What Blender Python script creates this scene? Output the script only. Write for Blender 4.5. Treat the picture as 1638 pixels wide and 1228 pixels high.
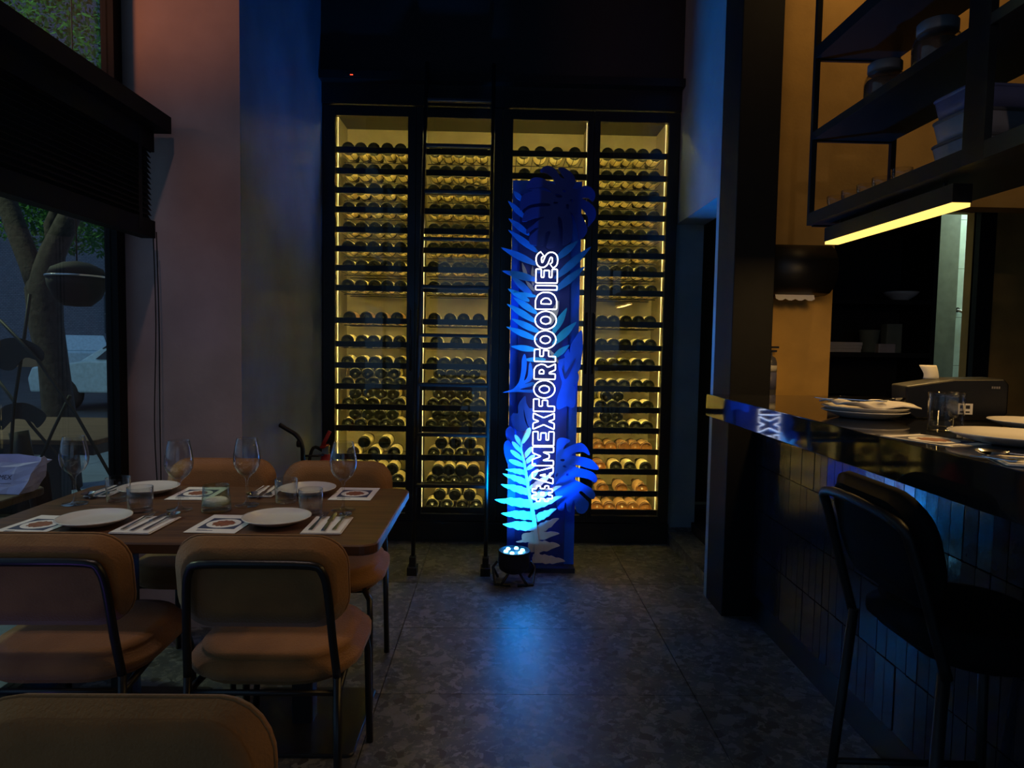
import bpy, bmesh, math, random
from mathutils import Vector, Matrix
random.seed(7)
PI = math.pi
S = bpy.context.scene
for o in list(bpy.data.objects): bpy.data.objects.remove(o)
COL = S.collection

# ------------------------------------------------------------------ camera
F_PX, CAM_H = 1089.0, 1.344
_d = Vector(((797-819)/F_PX, -(548-614)/F_PX, -1)).normalized()
_x = Vector((1, -.017, 0)); _x = (_x - _d*_x.dot(_d)).normalized()
_z = _x.cross(_d)
ROT = Matrix((_x, _d, _z))            # camera space -> world space
cam_data = bpy.data.cameras.new('camera'); cam = bpy.data.objects.new('camera', cam_data)
COL.objects.link(cam); S.camera = cam
cam_data.sensor_width = 36; cam_data.lens = F_PX*36/1638
cam_data.clip_start = .05; cam_data.clip_end = 200
cam.matrix_world = Matrix.Translation((0, 0, CAM_H)) @ ROT.to_4x4()
def at(px, py, X=None, Y=None, Z=None):
    """measured point of the photograph -> place in the room on a known plane"""
    r = ROT @ Vector(((px-819)/F_PX, -(py-614)/F_PX, -1))
    if Z is not None: t = (Z-CAM_H)/r.z
    elif Y is not None: t = Y/r.y
    else: t = X/r.x
    return Vector((0, 0, CAM_H)) + r*t

# ------------------------------------------------------------------ world and big lights
S.view_settings.view_transform = 'Standard'; S.view_settings.look = 'None'
S.view_settings.exposure = 0; S.view_settings.gamma = 1; S.view_settings.use_curve_mapping = False
W = bpy.data.worlds.new('dusk'); S.world = W; W.use_nodes = True
bg = W.node_tree.nodes['Background']; bg.inputs[0].default_value = (.27, .48, .80, 1); bg.inputs[1].default_value = .42

def lamp(name, kind, loc, energy, color, size=.05, target=None, **kw):
    l = bpy.data.lights.new(name, kind); o = bpy.data.objects.new(name, l); COL.objects.link(o)
    l.energy = energy; l.color = color; o.location = loc
    if kind == 'AREA': l.size = size
    else: l.shadow_soft_size = size
    for k, v in kw.items(): setattr(l, k, v)
    if target is not None:
        o.rotation_euler = (Vector(target)-Vector(loc)).to_track_quat('-Z', 'Y').to_euler()
    return o
# flood lamp on the terrace, and the dining room's ceiling spots behind the viewer
lamp('terrace_flood_light', 'SPOT', (-3.05, 1.5, 2.98), 112, (1, .30, .085), .22, (-1.72, 3.12, 3.1), spot_size=math.radians(40), spot_blend=.6)
for x, y, e, sz in [(-.9, .6, 5, 80), (.2, 1.2, .6, 70), (-.3, -1.2, 6, 80)]:
    lamp('ceiling_spot_light', 'SPOT', (x, y, 3.75), e, (1, .66, .38), .04, (x, y, 0), spot_size=math.radians(sz), spot_blend=.7)
for x, y in ((-1.25, 2.2), (-.7, 2.4)):
    lamp('table_spot_light', 'SPOT', (x, y, 3.75), 26, (1, .74, .66), .03, (x, y, 0), spot_size=math.radians(44), spot_blend=.8)
lamp('pier_fill_light', 'SPOT', (-.95, 1.5, 3.75), 24, (1, .58, .50), .05, (-1.42, 3.12, 1.35), spot_size=math.radians(34), spot_blend=.9)  # added fill without a fixture, warms the lower pier wall
lamp('violet_uplight', 'SPOT', (-1.55, .85, .25), 3.0, (.30, .14, 1), .05, (-1.25, 1.75, .72), spot_size=math.radians(50), spot_blend=.9)
lamp('shelf_fill_light', 'SPOT', (.2, -1.0, 2.7), 16, (1, .75, .58), .04, (1.5, 2.05, 2.12), spot_size=math.radians(24), spot_blend=.8)  # unseen spot added to brighten the jars and tubs on the shelf
lamp('bar_ceiling_light', 'SPOT', (1.85, 2.75, 3.88), 20, (1, .6, .22), .05, (2.1, 3.9, 1.0), spot_size=math.radians(130), spot_blend=.8)
lamp('foliage_fill_light', 'POINT', (-5.6, 4.6, 4.6), 300, (.85, 1, .55), .15)  # greenish light added to brighten the tree's leaves, no lamp stands here

# ------------------------------------------------------------------ materials
MATS = {}
def mat(name, color, rough=.5, metal=0, spec=.5, emit=None, es=0, noise=None, bump=0, bscale=60, trans=0, coat=0, sheen=0):
    m = bpy.data.materials.new(name); m.use_nodes = True; nt = m.node_tree
    b = nt.nodes['Principled BSDF']
    b.inputs['Base Color'].default_value = (*color, 1); b.inputs['Roughness'].default_value = rough
    b.inputs['Metallic'].default_value = metal; b.inputs['Specular IOR Level'].default_value = spec
    b.inputs['Coat Weight'].default_value = coat; b.inputs['Sheen Weight'].default_value = sheen
    if emit: b.inputs['Emission Color'].default_value = (*emit, 1); b.inputs['Emission Strength'].default_value = es
    tc = nt.nodes.new('ShaderNodeTexCoord')
    n = nt.nodes.new('ShaderNodeTexNoise'); n.inputs['Scale'].default_value = noise[0] if noise else 14; n.inputs['Detail'].default_value = 6
    nt.links.new(tc.outputs['Object'], n.inputs['Vector'])
    amt = noise[1] if noise else .12
    mp = nt.nodes.new('ShaderNodeMapRange'); mp.inputs['From Min'].default_value = .3; mp.inputs['From Max'].default_value = .7
    mp.inputs['To Min'].default_value = 1-amt; mp.inputs['To Max'].default_value = 1+amt
    mx = nt.nodes.new('ShaderNodeVectorMath'); mx.operation = 'SCALE'; mx.inputs[0].default_value = color
    nt.links.new(n.outputs['Fac'], mp.inputs['Value']); nt.links.new(mp.outputs[0], mx.inputs['Scale'])
    nt.links.new(mx.outputs[0], b.inputs['Base Color'])
    if bump:
        bn = nt.nodes.new('ShaderNodeTexNoise'); bn.inputs['Scale'].default_value = bscale; bn.inputs['Detail'].default_value = 4
        nt.links.new(tc.outputs['Object'], bn.inputs['Vector'])
        bb = nt.nodes.new('ShaderNodeBump'); bb.inputs['Strength'].default_value = bump; bb.inputs['Distance'].default_value = .01
        nt.links.new(bn.outputs['Fac'], bb.inputs['Height']); nt.links.new(bb.outputs[0], b.inputs['Normal'])
    MATS[name] = m; return m
def glass_mat(name, tint=(1, 1, 1), ior=1.45, rough=0.0, power=4.5, edge=None):
    m = bpy.data.materials.new(name); m.use_nodes = True; nt = m.node_tree; nt.nodes.clear()
    out = nt.nodes.new('ShaderNodeOutputMaterial'); mix = nt.nodes.new('ShaderNodeMixShader')
    t = nt.nodes.new('ShaderNodeBsdfTransparent'); t.inputs[0].default_value = (*tint, 1)
    g = nt.nodes.new('ShaderNodeBsdfGlossy'); g.inputs['Roughness'].default_value = rough
    lw = nt.nodes.new('ShaderNodeLayerWeight'); lw.inputs[0].default_value = .5
    pw = nt.nodes.new('ShaderNodeMath'); pw.operation = 'POWER'; pw.inputs[1].default_value = power
    f = nt.nodes.new('ShaderNodeMath'); f.operation = 'MULTIPLY_ADD'; f.inputs[1].default_value = .9; f.inputs[2].default_value = ((ior-1)/(ior+1))**2
    nt.links.new(lw.outputs['Facing'], pw.inputs[0]); nt.links.new(pw.outputs[0], f.inputs[0])
    if edge:
        cm = nt.nodes.new('ShaderNodeMix'); cm.data_type = 'RGBA'; cm.inputs['A'].default_value = (*tint, 1); cm.inputs['B'].default_value = (*edge, 1)
        p2 = nt.nodes.new('ShaderNodeMath'); p2.operation = 'POWER'; p2.inputs[1].default_value = 2.2
        nt.links.new(lw.outputs['Facing'], p2.inputs[0]); nt.links.new(p2.outputs[0], cm.inputs['Factor']); nt.links.new(cm.outputs['Result'], t.inputs[0])
    nt.links.new(f.outputs[0], mix.inputs[0]); nt.links.new(t.outputs[0], mix.inputs[1]); nt.links.new(g.outputs[0], mix.inputs[2])
    nt.links.new(mix.outputs[0], out.inputs[0]); MATS[name] = m; return m
def emis(name, color, s):
    return mat(name, color, .5, emit=color, es=s)
mat('black_metal', (.012, .012, .013), .35, .0)
mat('black_satin', (.010, .010, .011), .45)
mat('black_matte', (.008, .008, .008), .8)
mat('pillar_black', (.009, .009, .010), .6, spec=.2)
mat('printer_black', (.004, .004, .004), .4, spec=.3)
mat('blind_black', (.006, .006, .006), .6, spec=.2)
mat('stool_metal', (.008, .008, .009), .45, spec=.3)
mat('dark_wall', (.012, .012, .013), .7, bump=.1)
mat('ceiling', (.01, .01, .01), .9)
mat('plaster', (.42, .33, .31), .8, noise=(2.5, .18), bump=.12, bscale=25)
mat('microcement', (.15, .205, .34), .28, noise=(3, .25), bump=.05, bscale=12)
mat('column_white', (.20, .28, .33), .55, noise=(4, .12), bump=.08)
mat('ochre_plaster', (.62, .36, .09), .75, noise=(5, .14), bump=.12)
mat('cabinet_black', (.011, .011, .012), .32)
mat('cabinet_back', (.42, .36, .20), .55, noise=(6, .15))
mat('walnut', (.16, .075, .035), .30, noise=(3, .3))
mat('wood_oak', (.34, .20, .10), .45, noise=(4, .25))
mat('velvet', (.31, .145, .042), .9, noise=(9, .16), bump=.25, bscale=180, sheen=.25)
mat('velvet_dark', (.006, .006, .006), .9, spec=.1)
mat('ceramic', (.72, .69, .68), .22, noise=(5, .03), coat=.3)
mat('paper', (.78, .75, .76), .8, noise=(10, .03))
mat('paper_navy', (.03, .04, .12), .7)
mat('paper_red', (.26, .08, .045), .7, noise=(60, .35))
mat('napkin', (.74, .71, .72), .9, noise=(30, .05), bump=.1, bscale=200)
mat('steel', (.62, .62, .64), .18, 1.0)
mat('stone_black', (.010, .010, .012), .05, noise=(3, .5), spec=.6)
mat('tile_glaze', (.016, .018, .026), .14, noise=(20, .3), bump=.10, bscale=14, spec=.5)
mat('grout', (.012, .012, .012), .9)
mat('sign_blue', (.004, .12, .90), .55, noise=(4, .2))
mat('sign_navy', (.010, .035, .30), .6, noise=(6, .1))
mat('sign_blue_mid', (.004, .22, .90), .5)
mat('sign_blue_light', (.006, .42, .95), .5)
mat('sign_white', (.62, .60, .62), .5)
mat('sign_grey', (.35, .40, .48), .5)
mat('sign_base', (.02, .03, .07), .6)
mat('clear_acrylic', (.05, .08, .2), .2)
emis('neon', (1, .98, 1), 3.2)
emis('led_cyan', (.16, .62, 1), 12)
emis('led_yellow', (1, .76, .22), 78)
emis('led_line', (1, .82, .45), 1.2)
emis('led_warm', (1, .62, .14), 1.7)
emis('red_led', (1, .08, .03), 2)
glass_mat('pane', (.93, .95, .94), 1.5)
glass_mat('window_pane', (.92, .95, .95), 1.45)
glass_mat('glassware', (.97, .975, .975), 1.5, .02, 2.3, (.82, .84, .85))
glass_mat('glass_green', (.86, .93, .88), 1.5, .02, 2.6, (.74, .80, .77))
mat('bottle_dark', (.003, .0035, .002), .2, spec=.3)
mat('bottle_amber', (.10, .04, .012), .15, spec=.6)
mat('bottle_label', (.82, .72, .42), .7, noise=(40, .12))
mat('bottle_label_pink', (.42, .25, .12), .7, noise=(40, .2))
mat('foil_red', (.35, .02, .02), .4)
mat('salt', (.9, .80, .74), .9, bump=.4, bscale=150)
mat('red_paint', (.35, .015, .02), .35)
mat('bag_paper', (.70, .62, .90), .8, bump=.3, bscale=10)
mat('asphalt', (.06, .065, .075), .9, noise=(2, .2))
mat('paving', (.16, .22, .29), .8, noise=(3, .2))
mat('bark', (.035, .03, .028), .95, noise=(20, .4), bump=.8, bscale=30)
mat('leaf_green', (.035, .15, .025), .6, noise=(3, .4))
mat('leaf_dark', (.02, .025, .022), .6)
mat('car_paint', (.55, .75, .85), .25, coat=.5)
mat('car_glass', (.02, .03, .04), .08)
mat('rubber', (.01, .01, .01), .8)
mat('wood_dark', (.03, .02, .015), .5)
mat('jar_contents', (.10, .05, .025), .8, noise=(30, .4))
mat('lid_grey', (.16, .15, .16), .45)
mat('plastic_frost', (.42, .40, .44), .4)
mat('plastic_blue', (.16, .17, .34), .4)
mat('kitchen_tile', (.62, .80, .74), .35)
mat('kitchen_wall', (.18, .22, .19), .7)
mat('label_white', (.7, .68, .66), .7)
mat('extinguisher_grey', (.10, .10, .13), .3)
# floor stone with chips
def floor_mat():
    m = mat('terrazzo', (.085, .085, .09), .40); nt = m.node_tree; b = nt.nodes['Principled BSDF']
    tc = nt.nodes.new('ShaderNodeNewGeometry')
    def chips(scale, thr, seed):
        mp = nt.nodes.new('ShaderNodeMapping'); mp.inputs['Location'].default_value = (seed, seed*.7, seed*.3)
        nz = nt.nodes.new('ShaderNodeTexNoise'); nz.inputs['Scale'].default_value = scale*.8; nz.inputs['Detail'].default_value = 3
        ad = nt.nodes.new('ShaderNodeVectorMath'); ad.operation = 'MULTIPLY_ADD'; ad.inputs[1].default_value = (.06, .06, 0)
        nt.links.new(tc.outputs['Position'], mp.inputs['Vector'])
        nt.links.new(mp.outputs[0], nz.inputs['Vector']); nt.links.new(nz.outputs['Color'], ad.inputs[0]); nt.links.new(mp.outputs[0], ad.inputs[2])
        v = nt.nodes.new('ShaderNodeTexVoronoi'); v.inputs['Scale'].default_value = scale
        nt.links.new(ad.outputs[0], v.inputs['Vector'])
        sp = nt.nodes.new('ShaderNodeSeparateColor'); nt.links.new(v.outputs['Color'], sp.inputs[0])
        g = nt.nodes.new('ShaderNodeMath'); g.operation = 'GREATER_THAN'; g.inputs[1].default_value = thr
        nt.links.new(sp.outputs[0], g.inputs[0])
        return g, sp
    base = nt.nodes.new('ShaderNodeTexNoise'); base.inputs['Scale'].default_value = 9; base.inputs['Detail'].default_value = 8
    nt.links.new(tc.outputs['Position'], base.inputs['Vector'])
    cr = nt.nodes.new('ShaderNodeValToRGB'); cr.color_ramp.elements[0].color = (.056, .060, .070, 1); cr.color_ramp.elements[1].color = (.108, .114, .130, 1)
    cr.color_ramp.elements[0].position = .3; cr.color_ramp.elements[1].position = .72
    nt.links.new(base.outputs['Fac'], cr.inputs[0])
    last = cr.outputs[0]
    for sc, th, sd, c in ((17, .90, 0, (.165, .168, .178, 1)), (38, .84, 3, (.185, .188, .20, 1)), (80, .8, 5, (.15, .15, .15, 1)), (30, .88, 9, (.05, .05, .054, 1))):
        g, sp = chips(sc, th, sd)
        mx = nt.nodes.new('ShaderNodeMix'); mx.data_type = 'RGBA'; mx.inputs['B'].default_value = c
        nt.links.new(g.outputs[0], mx.inputs['Factor']); nt.links.new(last, mx.inputs['A']); last = mx.outputs['Result']
    nt.links.new(last, b.inputs['Base Color'])
floor_mat()
# brick facade across the street, too far to pick bricks apart
def brick_mat():
    m = mat('far_brick', (.3, .3, .3), .9); nt = m.node_tree; b = nt.nodes['Principled BSDF']
    tc = nt.nodes.new('ShaderNodeTexCoord'); mp = nt.nodes.new('ShaderNodeMapping'); mp.inputs['Rotation'].default_value = (PI/2, 0, 0)
    t = nt.nodes.new('ShaderNodeTexBrick'); t.inputs['Scale'].default_value = 3.2
    t.inputs['Color1'].default_value = (.26, .28, .33, 1); t.inputs['Color2'].default_value = (.20, .22, .27, 1); t.inputs['Mortar'].default_value = (.07, .075, .09, 1)
    nt.links.new(tc.outputs['Object'], mp.inputs[0]); nt.links.new(mp.outputs[0], t.inputs['Vector']); nt.links.new(t.outputs['Color'], b.inputs['Base Color'])
brick_mat()
# walnut grain
def grain(name, c1, c2, rough, axis_scale):
    m = mat(name, c1, rough); nt = m.node_tree; b = nt.nodes['Principled BSDF']
    tc = nt.nodes.new('ShaderNodeTexCoord'); mp = nt.nodes.new('ShaderNodeMapping'); mp.inputs['Scale'].default_value = axis_scale
    n = nt.nodes.new('ShaderNodeTexNoise'); n.inputs['Scale'].default_value = 3; n.inputs['Detail'].default_value = 8; n.inputs['Distortion'].default_value = .6
    r = nt.nodes.new('ShaderNodeValToRGB'); r.color_ramp.elements[0].color = (*c1, 1); r.color_ramp.elements[1].color = (*c2, 1)
    r.color_ramp.elements[0].position = .35; r.color_ramp.elements[1].position = .65
    nt.links.new(tc.outputs['Object'], mp.inputs[0]); nt.links.new(mp.outputs[0], n.inputs['Vector']); nt.links.new(n.outputs['Fac'], r.inputs[0]); nt.links.new(r.outputs[0], b.inputs['Base Color'])
grain('walnut', (.075, .034, .017), (.15, .068, .03), .36, (1, 14, 14))
grain('wood_oak', (.10, .06, .035), (.17, .105, .06), .8, (1, 12, 12))

# ------------------------------------------------------------------ mesh helpers
class MB:
    def __init__(s): s.v = []; s.f = []; s.mi = []; s.cur = 0; s.smooth = []
    def face(s, idx, sm=False): s.f.append(idx); s.mi.append(s.cur); s.smooth.append(sm)
    def box(s, x0, x1, y0, y1, z0, z1):
        n = len(s.v)
        s.v += [(x0, y0, z0), (x1, y0, z0), (x1, y1, z0), (x0, y1, z0), (x0, y0, z1), (x1, y0, z1), (x1, y1, z1), (x0, y1, z1)]
        for q in ((0, 3, 2, 1), (4, 5, 6, 7), (0, 1, 5, 4), (1, 2, 6, 5), (2, 3, 7, 6), (3, 0, 4, 7)): s.face([n+i for i in q])
        return s
    def rbox(s, x0, x1, y0, y1, z0, z1, r=.01, seg=3, axis='z'):
        """box with rounded corners around one axis"""
        def rect(a0, a1, b0, b1):
            pts = []
            for cx, cy, a in ((a1-r, b1-r, 0), (a0+r, b1-r, PI/2), (a0+r, b0+r, PI), (a1-r, b0+r, 1.5*PI)):
                for k in range(seg+1):
                    t = a + k*PI/2/seg; pts.append((cx+r*math.cos(t), cy+r*math.sin(t)))
            return pts
        if axis == 'z': p = rect(x0, x1, y0, y1); mk = lambda a, b, h: (a, b, h); lo, hi = z0, z1
        elif axis == 'y': p = rect(x0, x1, z0, z1)[::-1]; mk = lambda a, b, h: (a, h, b); lo, hi = y0, y1
        else: p = rect(y0, y1, z0, z1); mk = lambda a, b, h: (h, a, b); lo, hi = x0, x1
        n = len(s.v); N = len(p)
        s.v += [mk(a, b, lo) for a, b in p] + [mk(a, b, hi) for a, b in p]
        s.face([n+i for i in range(N)][::-1]); s.face([n+N+i for i in range(N)])
        for i in range(N):
            j = (i+1) % N; s.face([n+i, n+j, n+N+j, n+N+i])
        return s
    def tube(s, pts, r, n=8, caps=True):
        pts = [Vector(p) for p in pts]; rings = []; m = len(pts)
        rr = r if isinstance(r, (list, tuple)) else [r]*m
        up = None
        for i, p in enumerate(pts):
            t = (pts[min(i+1, m-1)]-pts[max(i-1, 0)]).normalized()
            if up is None: up = Vector((0, 0, 1)) if abs(t.z) < .9 else Vector((1, 0, 0))
            a = (up - t*up.dot(t)).normalized(); up = a; b = t.cross(a)
            base = len(s.v)
            for k in range(n):
                q = 2*PI*k/n; s.v.append(tuple(p + (a*math.cos(q)+b*math.sin(q))*rr[i]))
            rings.append(base)
        for i in range(m-1):
            for k in range(n):
                j = (k+1) % n; s.face([rings[i]+k, rings[i]+j, rings[i+1]+j, rings[i+1]+k], True)
        if caps:
            s.face([rings[0]+k for k in range(n)][::-1]); s.face([rings[-1]+k for k in range(n)])
        return s
    def lathe(s, prof, n=24, c=(0, 0, 0), axis='z', close=False):
        rings = []
        for r, h in prof:
            base = len(s.v); rings.append(base)
            for k in range(n):
                q = 2*PI*k/n; a, b = r*math.cos(q), r*math.sin(q)
                if axis == 'z': p = (c[0]+a, c[1]+b, c[2]+h)
                elif axis == 'y': p = (c[0]+a, c[1]+h, c[2]-b)
                else: p = (c[0]+h, c[1]+a, c[2]+b)
                s.v.append(p)
        for i in range(len(prof)-1):
            for k in range(n):
                j = (k+1) % n; s.face([rings[i]+k, rings[i]+j, rings[i+1]+j, rings[i+1]+k], True)
        if prof[0][0] > 1e-6: s.face([rings[0]+k for k in range(n)][::-1])
        if prof[-1][0] > 1e-6: s.face([rings[-1]+k for k in range(n)])
        return s
    def prism(s, poly, z0, z1):
        n = len(s.v); N = len(poly)
        s.v += [(x, y, z0) for x, y in poly] + [(x, y, z1) for x, y in poly]
        s.face([n+i for i in range(N)][::-1]); s.face([n+N+i for i in range(N)])
        for i in range(N):
            j = (i+1) % N; s.face([n+i, n+j, n+N+j, n+N+i])
        return s
    def mesh(s, name, mats):
        me = bpy.data.meshes.new(name); me.from_pydata([tuple(v) for v in s.v], [], s.f)
        for m in (mats if isinstance(mats, (list, tuple)) else [mats]): me.materials.append(MATS[m])
        me.polygons.foreach_set('material_index', s.mi); me.polygons.foreach_set('use_smooth', s.smooth)
        bm = bmesh.new(); bm.from_mesh(me); bmesh.ops.recalc_face_normals(bm, faces=bm.faces); bm.to_mesh(me); bm.free()
        me.update(); return me
    def build(s, name, mats, parent=None, loc=None, bevel=0):
        o = link(name, s.mesh(name, mats), parent, loc)
        if bevel:
            md = o.modifiers.new('bevel', 'BEVEL'); md.width = bevel; md.segments = 2; md.limit_method = 'ANGLE'
        return o
def link(name, data, parent=None, loc=None, rot=None):
    o = bpy.data.objects.new(name, data); COL.objects.link(o)
    if parent: o.parent = parent
    if loc is not None: o.location = loc
    if rot is not None: o.rotation_euler = rot
    return o
def thing(name, label, cat, loc=(0, 0, 0), rz=0, group=None):
    o = bpy.data.objects.new(name, None); COL.objects.link(o); o.empty_display_size = .05
    o.location = loc; o.rotation_euler = (0, 0, rz); tag(o, label, cat, group); return o
def tag(o, label, cat, group=None):
    o['label'] = label; o['category'] = cat
    if group: o['group'] = group
    return o
def struct(o, label=None, cat=None):
    o['kind'] = 'structure'
    if label: o['label'] = label
    if cat: o['category'] = cat
    return o
def copy_tree(o, parent=None):
    c = o.copy(); COL.objects.link(c); c.parent = parent
    for ch in o.children: copy_tree(ch, c)
    return c
def spline(pts, per=5, closed=True):
    out = []; n = len(pts); P = [Vector(p) for p in pts]
    for i in range(n if closed else n-1):
        p0 = P[(i-1) % n] if closed or i > 0 else P[i]; p1 = P[i]; p2 = P[(i+1) % n]; p3 = P[(i+2) % n] if closed or i+2 < n else P[(i+1) % n]
        for k in range(per):
            t = k/per
            out.append(.5*((2*p1)+(p2-p0)*t+(2*p0-5*p1+4*p2-p3)*t*t+(3*p1-p0-3*p2+p3)*t**3))
    if not closed: out.append(P[-1])
    return out
def flat(name, loops, thick, m, parent, loc, rot=(PI/2, 0, 0), bevel=0, tubes=False):
    """cut-out sheet from closed 2-D loops (holes allowed) with a thickness, or tubes along the loops"""
    cu = bpy.data.curves.new(name, 'CURVE'); cu.dimensions = '3D' if tubes else '2D'
    if not tubes: cu.fill_mode = 'BOTH'; cu.extrude = thick/2; cu.bevel_depth = bevel
    else: cu.bevel_depth = thick/2; cu.bevel_resolution = 1
    for lp in loops:
        sp = cu.splines.new('POLY'); sp.points.add(len(lp)-1); sp.use_cyclic_u = True
        for i, p in enumerate(lp): sp.points[i].co = (p[0], p[1], 0, 1)
    tmp = bpy.data.objects.new('tmp', cu); COL.objects.link(tmp)
    me = bpy.data.meshes.new_from_object(tmp.evaluated_get(bpy.context.evaluated_depsgraph_get()))
    bpy.data.objects.remove(tmp); me.name = name
    me.materials.clear(); me.materials.append(MATS[m])
    return link(name, me, parent, loc, rot)
def round_poly(pts, r, seg=4):
    out = []; n = len(pts)
    for i in range(n):
        p = Vector(pts[i]); a = Vector(pts[i-1])-p; b = Vector(pts[(i+1) % n])-p
        d = min(r, a.length*.45, b.length*.45); s0 = p+a.normalized()*d; s1 = p+b.normalized()*d
        for k in range(seg+1):
            t = k/seg; out.append(s0*(1-t)**2+p*2*t*(1-t)+s1*t*t)
    return out
def ordn(i): return ['first', 'second', 'third', 'fourth', 'fifth', 'sixth', 'seventh', 'eighth', 'ninth', 'tenth', 'eleventh', 'twelfth', 'thirteenth', 'fourteenth', 'fifteenth', 'sixteenth', 'seventeenth', 'eighteenth', 'nineteenth'][i]

# ================================================================== THE SETTING
# floor: a dark bed with 1.2 x 0.6 m stone tiles laid on it
fl = struct(MB().box(-1.68, 4.2, -4.2, 5.6, -.06, -.012).build('floor', 'grout'))
tile_me = MB().rbox(.0015, 1.2045, .0012, .6028, -.012, 0, .002, 1).mesh('tile', 'terrazzo')
TX, TY = -.4295, 2.533-.604*11
for j in range(20):
    for i in range(-2, 4):
        x = TX+i*1.2065; y = TY+j*.604
        if y > 5.0 or x < -1.7 and False: continue
        if x < -1.69:
            t = MB().box(-1.68, x+1.2045, y+.0012, y+.6028, -.012, 0).build('tile', 'terrazzo', fl)
        else:
            t = link('tile', tile_me, fl, (x, y, 0))
struct(MB().box(-1.9, 4.3, -4.4, 5.8, 3.95, 4.1).build('ceiling', 'ceiling'))
# left pier between window and wine cabinet
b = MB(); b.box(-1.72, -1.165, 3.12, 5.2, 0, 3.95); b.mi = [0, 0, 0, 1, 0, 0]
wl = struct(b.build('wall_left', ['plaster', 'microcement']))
b = MB(); b.box(-1.165, 1.18, 5.12, 5.25, 0, 3.95); struct(b.build('wall_back', 'dark_wall'))
# right wall: header over the doorway, far jamb, near pillar
b = MB(); b.box(1.175, 1.36, 3.55, 4.57, 2.15, 3.95); b.build('wall_right', 'column_white'); wr = bpy.data.objects['wall_right']; struct(wr)
MB().box(1.175, 1.36, 4.57, 5.2, 0, 3.95).build('jamb', 'column_white', wr)
MB().rbox(1.168, 1.372, 4.558, 5.19, 0, .105, .004, 1).build('baseboard', 'terrazzo', wr)
struct(MB().box(1.36, 1.75, 5.2, 5.3, 0, 3.95).box(1.30, 1.36, 5.19, 5.21, 0, 3.95).build('wall_passage', 'dark_wall'))
# dark storage glimpsed through the doorway
b = MB(); b.rbox(1.175, 1.34, 3.6, 4.56, 0, .075, .004, 1); struct(b.build('trim_1', 'terrazzo'))
# step up beyond the threshold
b = MB(); b.box(1.34, 2.2, 3.62, 5.19, .0, .14); struct(b.build('floor_landing', 'black_matte'))
b = MB(); b.box(1.135, 1.335, 3.30, 3.556, 0, 3.95); pil = struct(b.build('wall_pillar', 'pillar_black', bevel=.004))
MB().box(1.1355, 1.335, 3.556, 3.60, 0, 3.95).build('edge_strip', 'column_white', pil)
# ochre wall behind the bar
struct(MB().box(1.335, 1.762, 3.585, 3.72, 0, 2.1).box(1.335, 3.3, 3.585, 3.72, 2.1, 3.95).build('wall_ochre', 'ochre_plaster'))
b = MB()
b.box(1.672, 3.20, 5.0, 5.1, 0, 3.95).box(3.20, 3.50, 5.0, 5.1, 2.36, 3.95).box(3.50, 4.2, 5.0, 5.1, 0, 3.95)
struct(b.build('wall_bar', 'ochre_plaster'))
b = MB(); b.box(3.08, 3.20, 4.95, 5.02, 0, 2.5).box(3.50, 3.62, 4.95, 5.02, 0, 2.5).box(3.08, 3.62, 4.95, 5.02, 2.36, 2.5)
struct(b.build('trim_2', 'black_satin'))
struct(MB().box(1.73, 1.762, 3.72, 5.0, 0, 3.95).build('wall_bar_side', 'dark_wall'))
struct(MB().box(4.2, 4.3, -4.3, 5.1, 0, 3.95).build('wall_far_right', 'dark_wall'))
struct(MB().box(-1.9, -1.2, -4.4, -4.2, 0, 3.95).box(2.4, 4.3, -4.4, -4.2, 0, 3.95).box(-1.2, 2.4, -4.4, -4.2, 3.0, 3.95).build('wall_behind', 'dark_wall'))  # unseen wall, its opening added to let cool dusk light in
# lit kitchen beyond the bar's door
b = MB(); b.box(3.78, 4.9, 5.62, 5.7, 0, 3); kb = struct(b.build('wall_kitchen', 'grout'))
for i in range(2):
    for j in range(7):
        link('tile', bpy.data.meshes.get('kitchen_tile_mesh') or MB().box(.001, .398, -.012, 0, .001, .398).mesh('kitchen_tile_mesh', 'kitchen_tile'), kb, (3.785+i*.4, 5.62, j*.4+.02))
b = MB(); b.box(2.8, 3.78, 5.58, 5.7, 0, 3).box(4.9, 5, 5.1, 5.7, 0, 3).box(2.8, 5, 5.1, 5.7, 2.9, 3)
struct(b.build('wall_kitchen_side', 'kitchen_wall'))
lamp('kitchen_tube_light', 'AREA', (4.15, 5.35, 2.85), 13, (.72, 1, .93), .3, (4.15, 5.4, 0))
r = thing('grab_rail', 'pale rail on the tiled kitchen wall seen through the doorway', 'rail', (3.80, 5.60, 1.68))
MB().tube([(.0, 0, 0), (.01, -.03, -.01), (.05, -.04, -.035), (.4, -.04, -.035)], .012).build('rail_tube', 'ceramic', r)
MB().lathe([(.02, 0), (.02, .01)], 12, (.0, -.01, .0), 'y').build('bracket', 'black_metal', r)
# ---- window wall on the left
wn = struct(thing('window_1', 'tall black framed shopfront window on the left', 'window'))
del wn['category']
GX = -1.70
b = MB(); b.box(GX-.035, GX+.02, 3.055, 3.12, 0, 3.95).build('frame_post', 'blind_black', wn)
MB().box(GX-.035, GX+.02, .9, .96, 0, 3.95).build('frame_post', 'blind_black', wn)
MB().box(GX-.035, GX+.02, -1.2, -1.14, 0, 3.95).build('frame_post', 'black_metal', wn)
MB().box(GX-.035, GX+.02, -4.2, 3.055, 0, .10).build('sill', 'black_metal', wn)
MB().box(GX-.035, GX+.02, -4.2, 3.055, 3.8, 3.95).build('frame_head', 'black_metal', wn)
for y0, y1 in ((.96, 3.055), (-1.14, .9), (-4.2, -1.2)):
    MB().box(GX-.012, GX-.004, y0, y1, .1, 3.8).build('pane', 'window_pane', wn)

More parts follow.
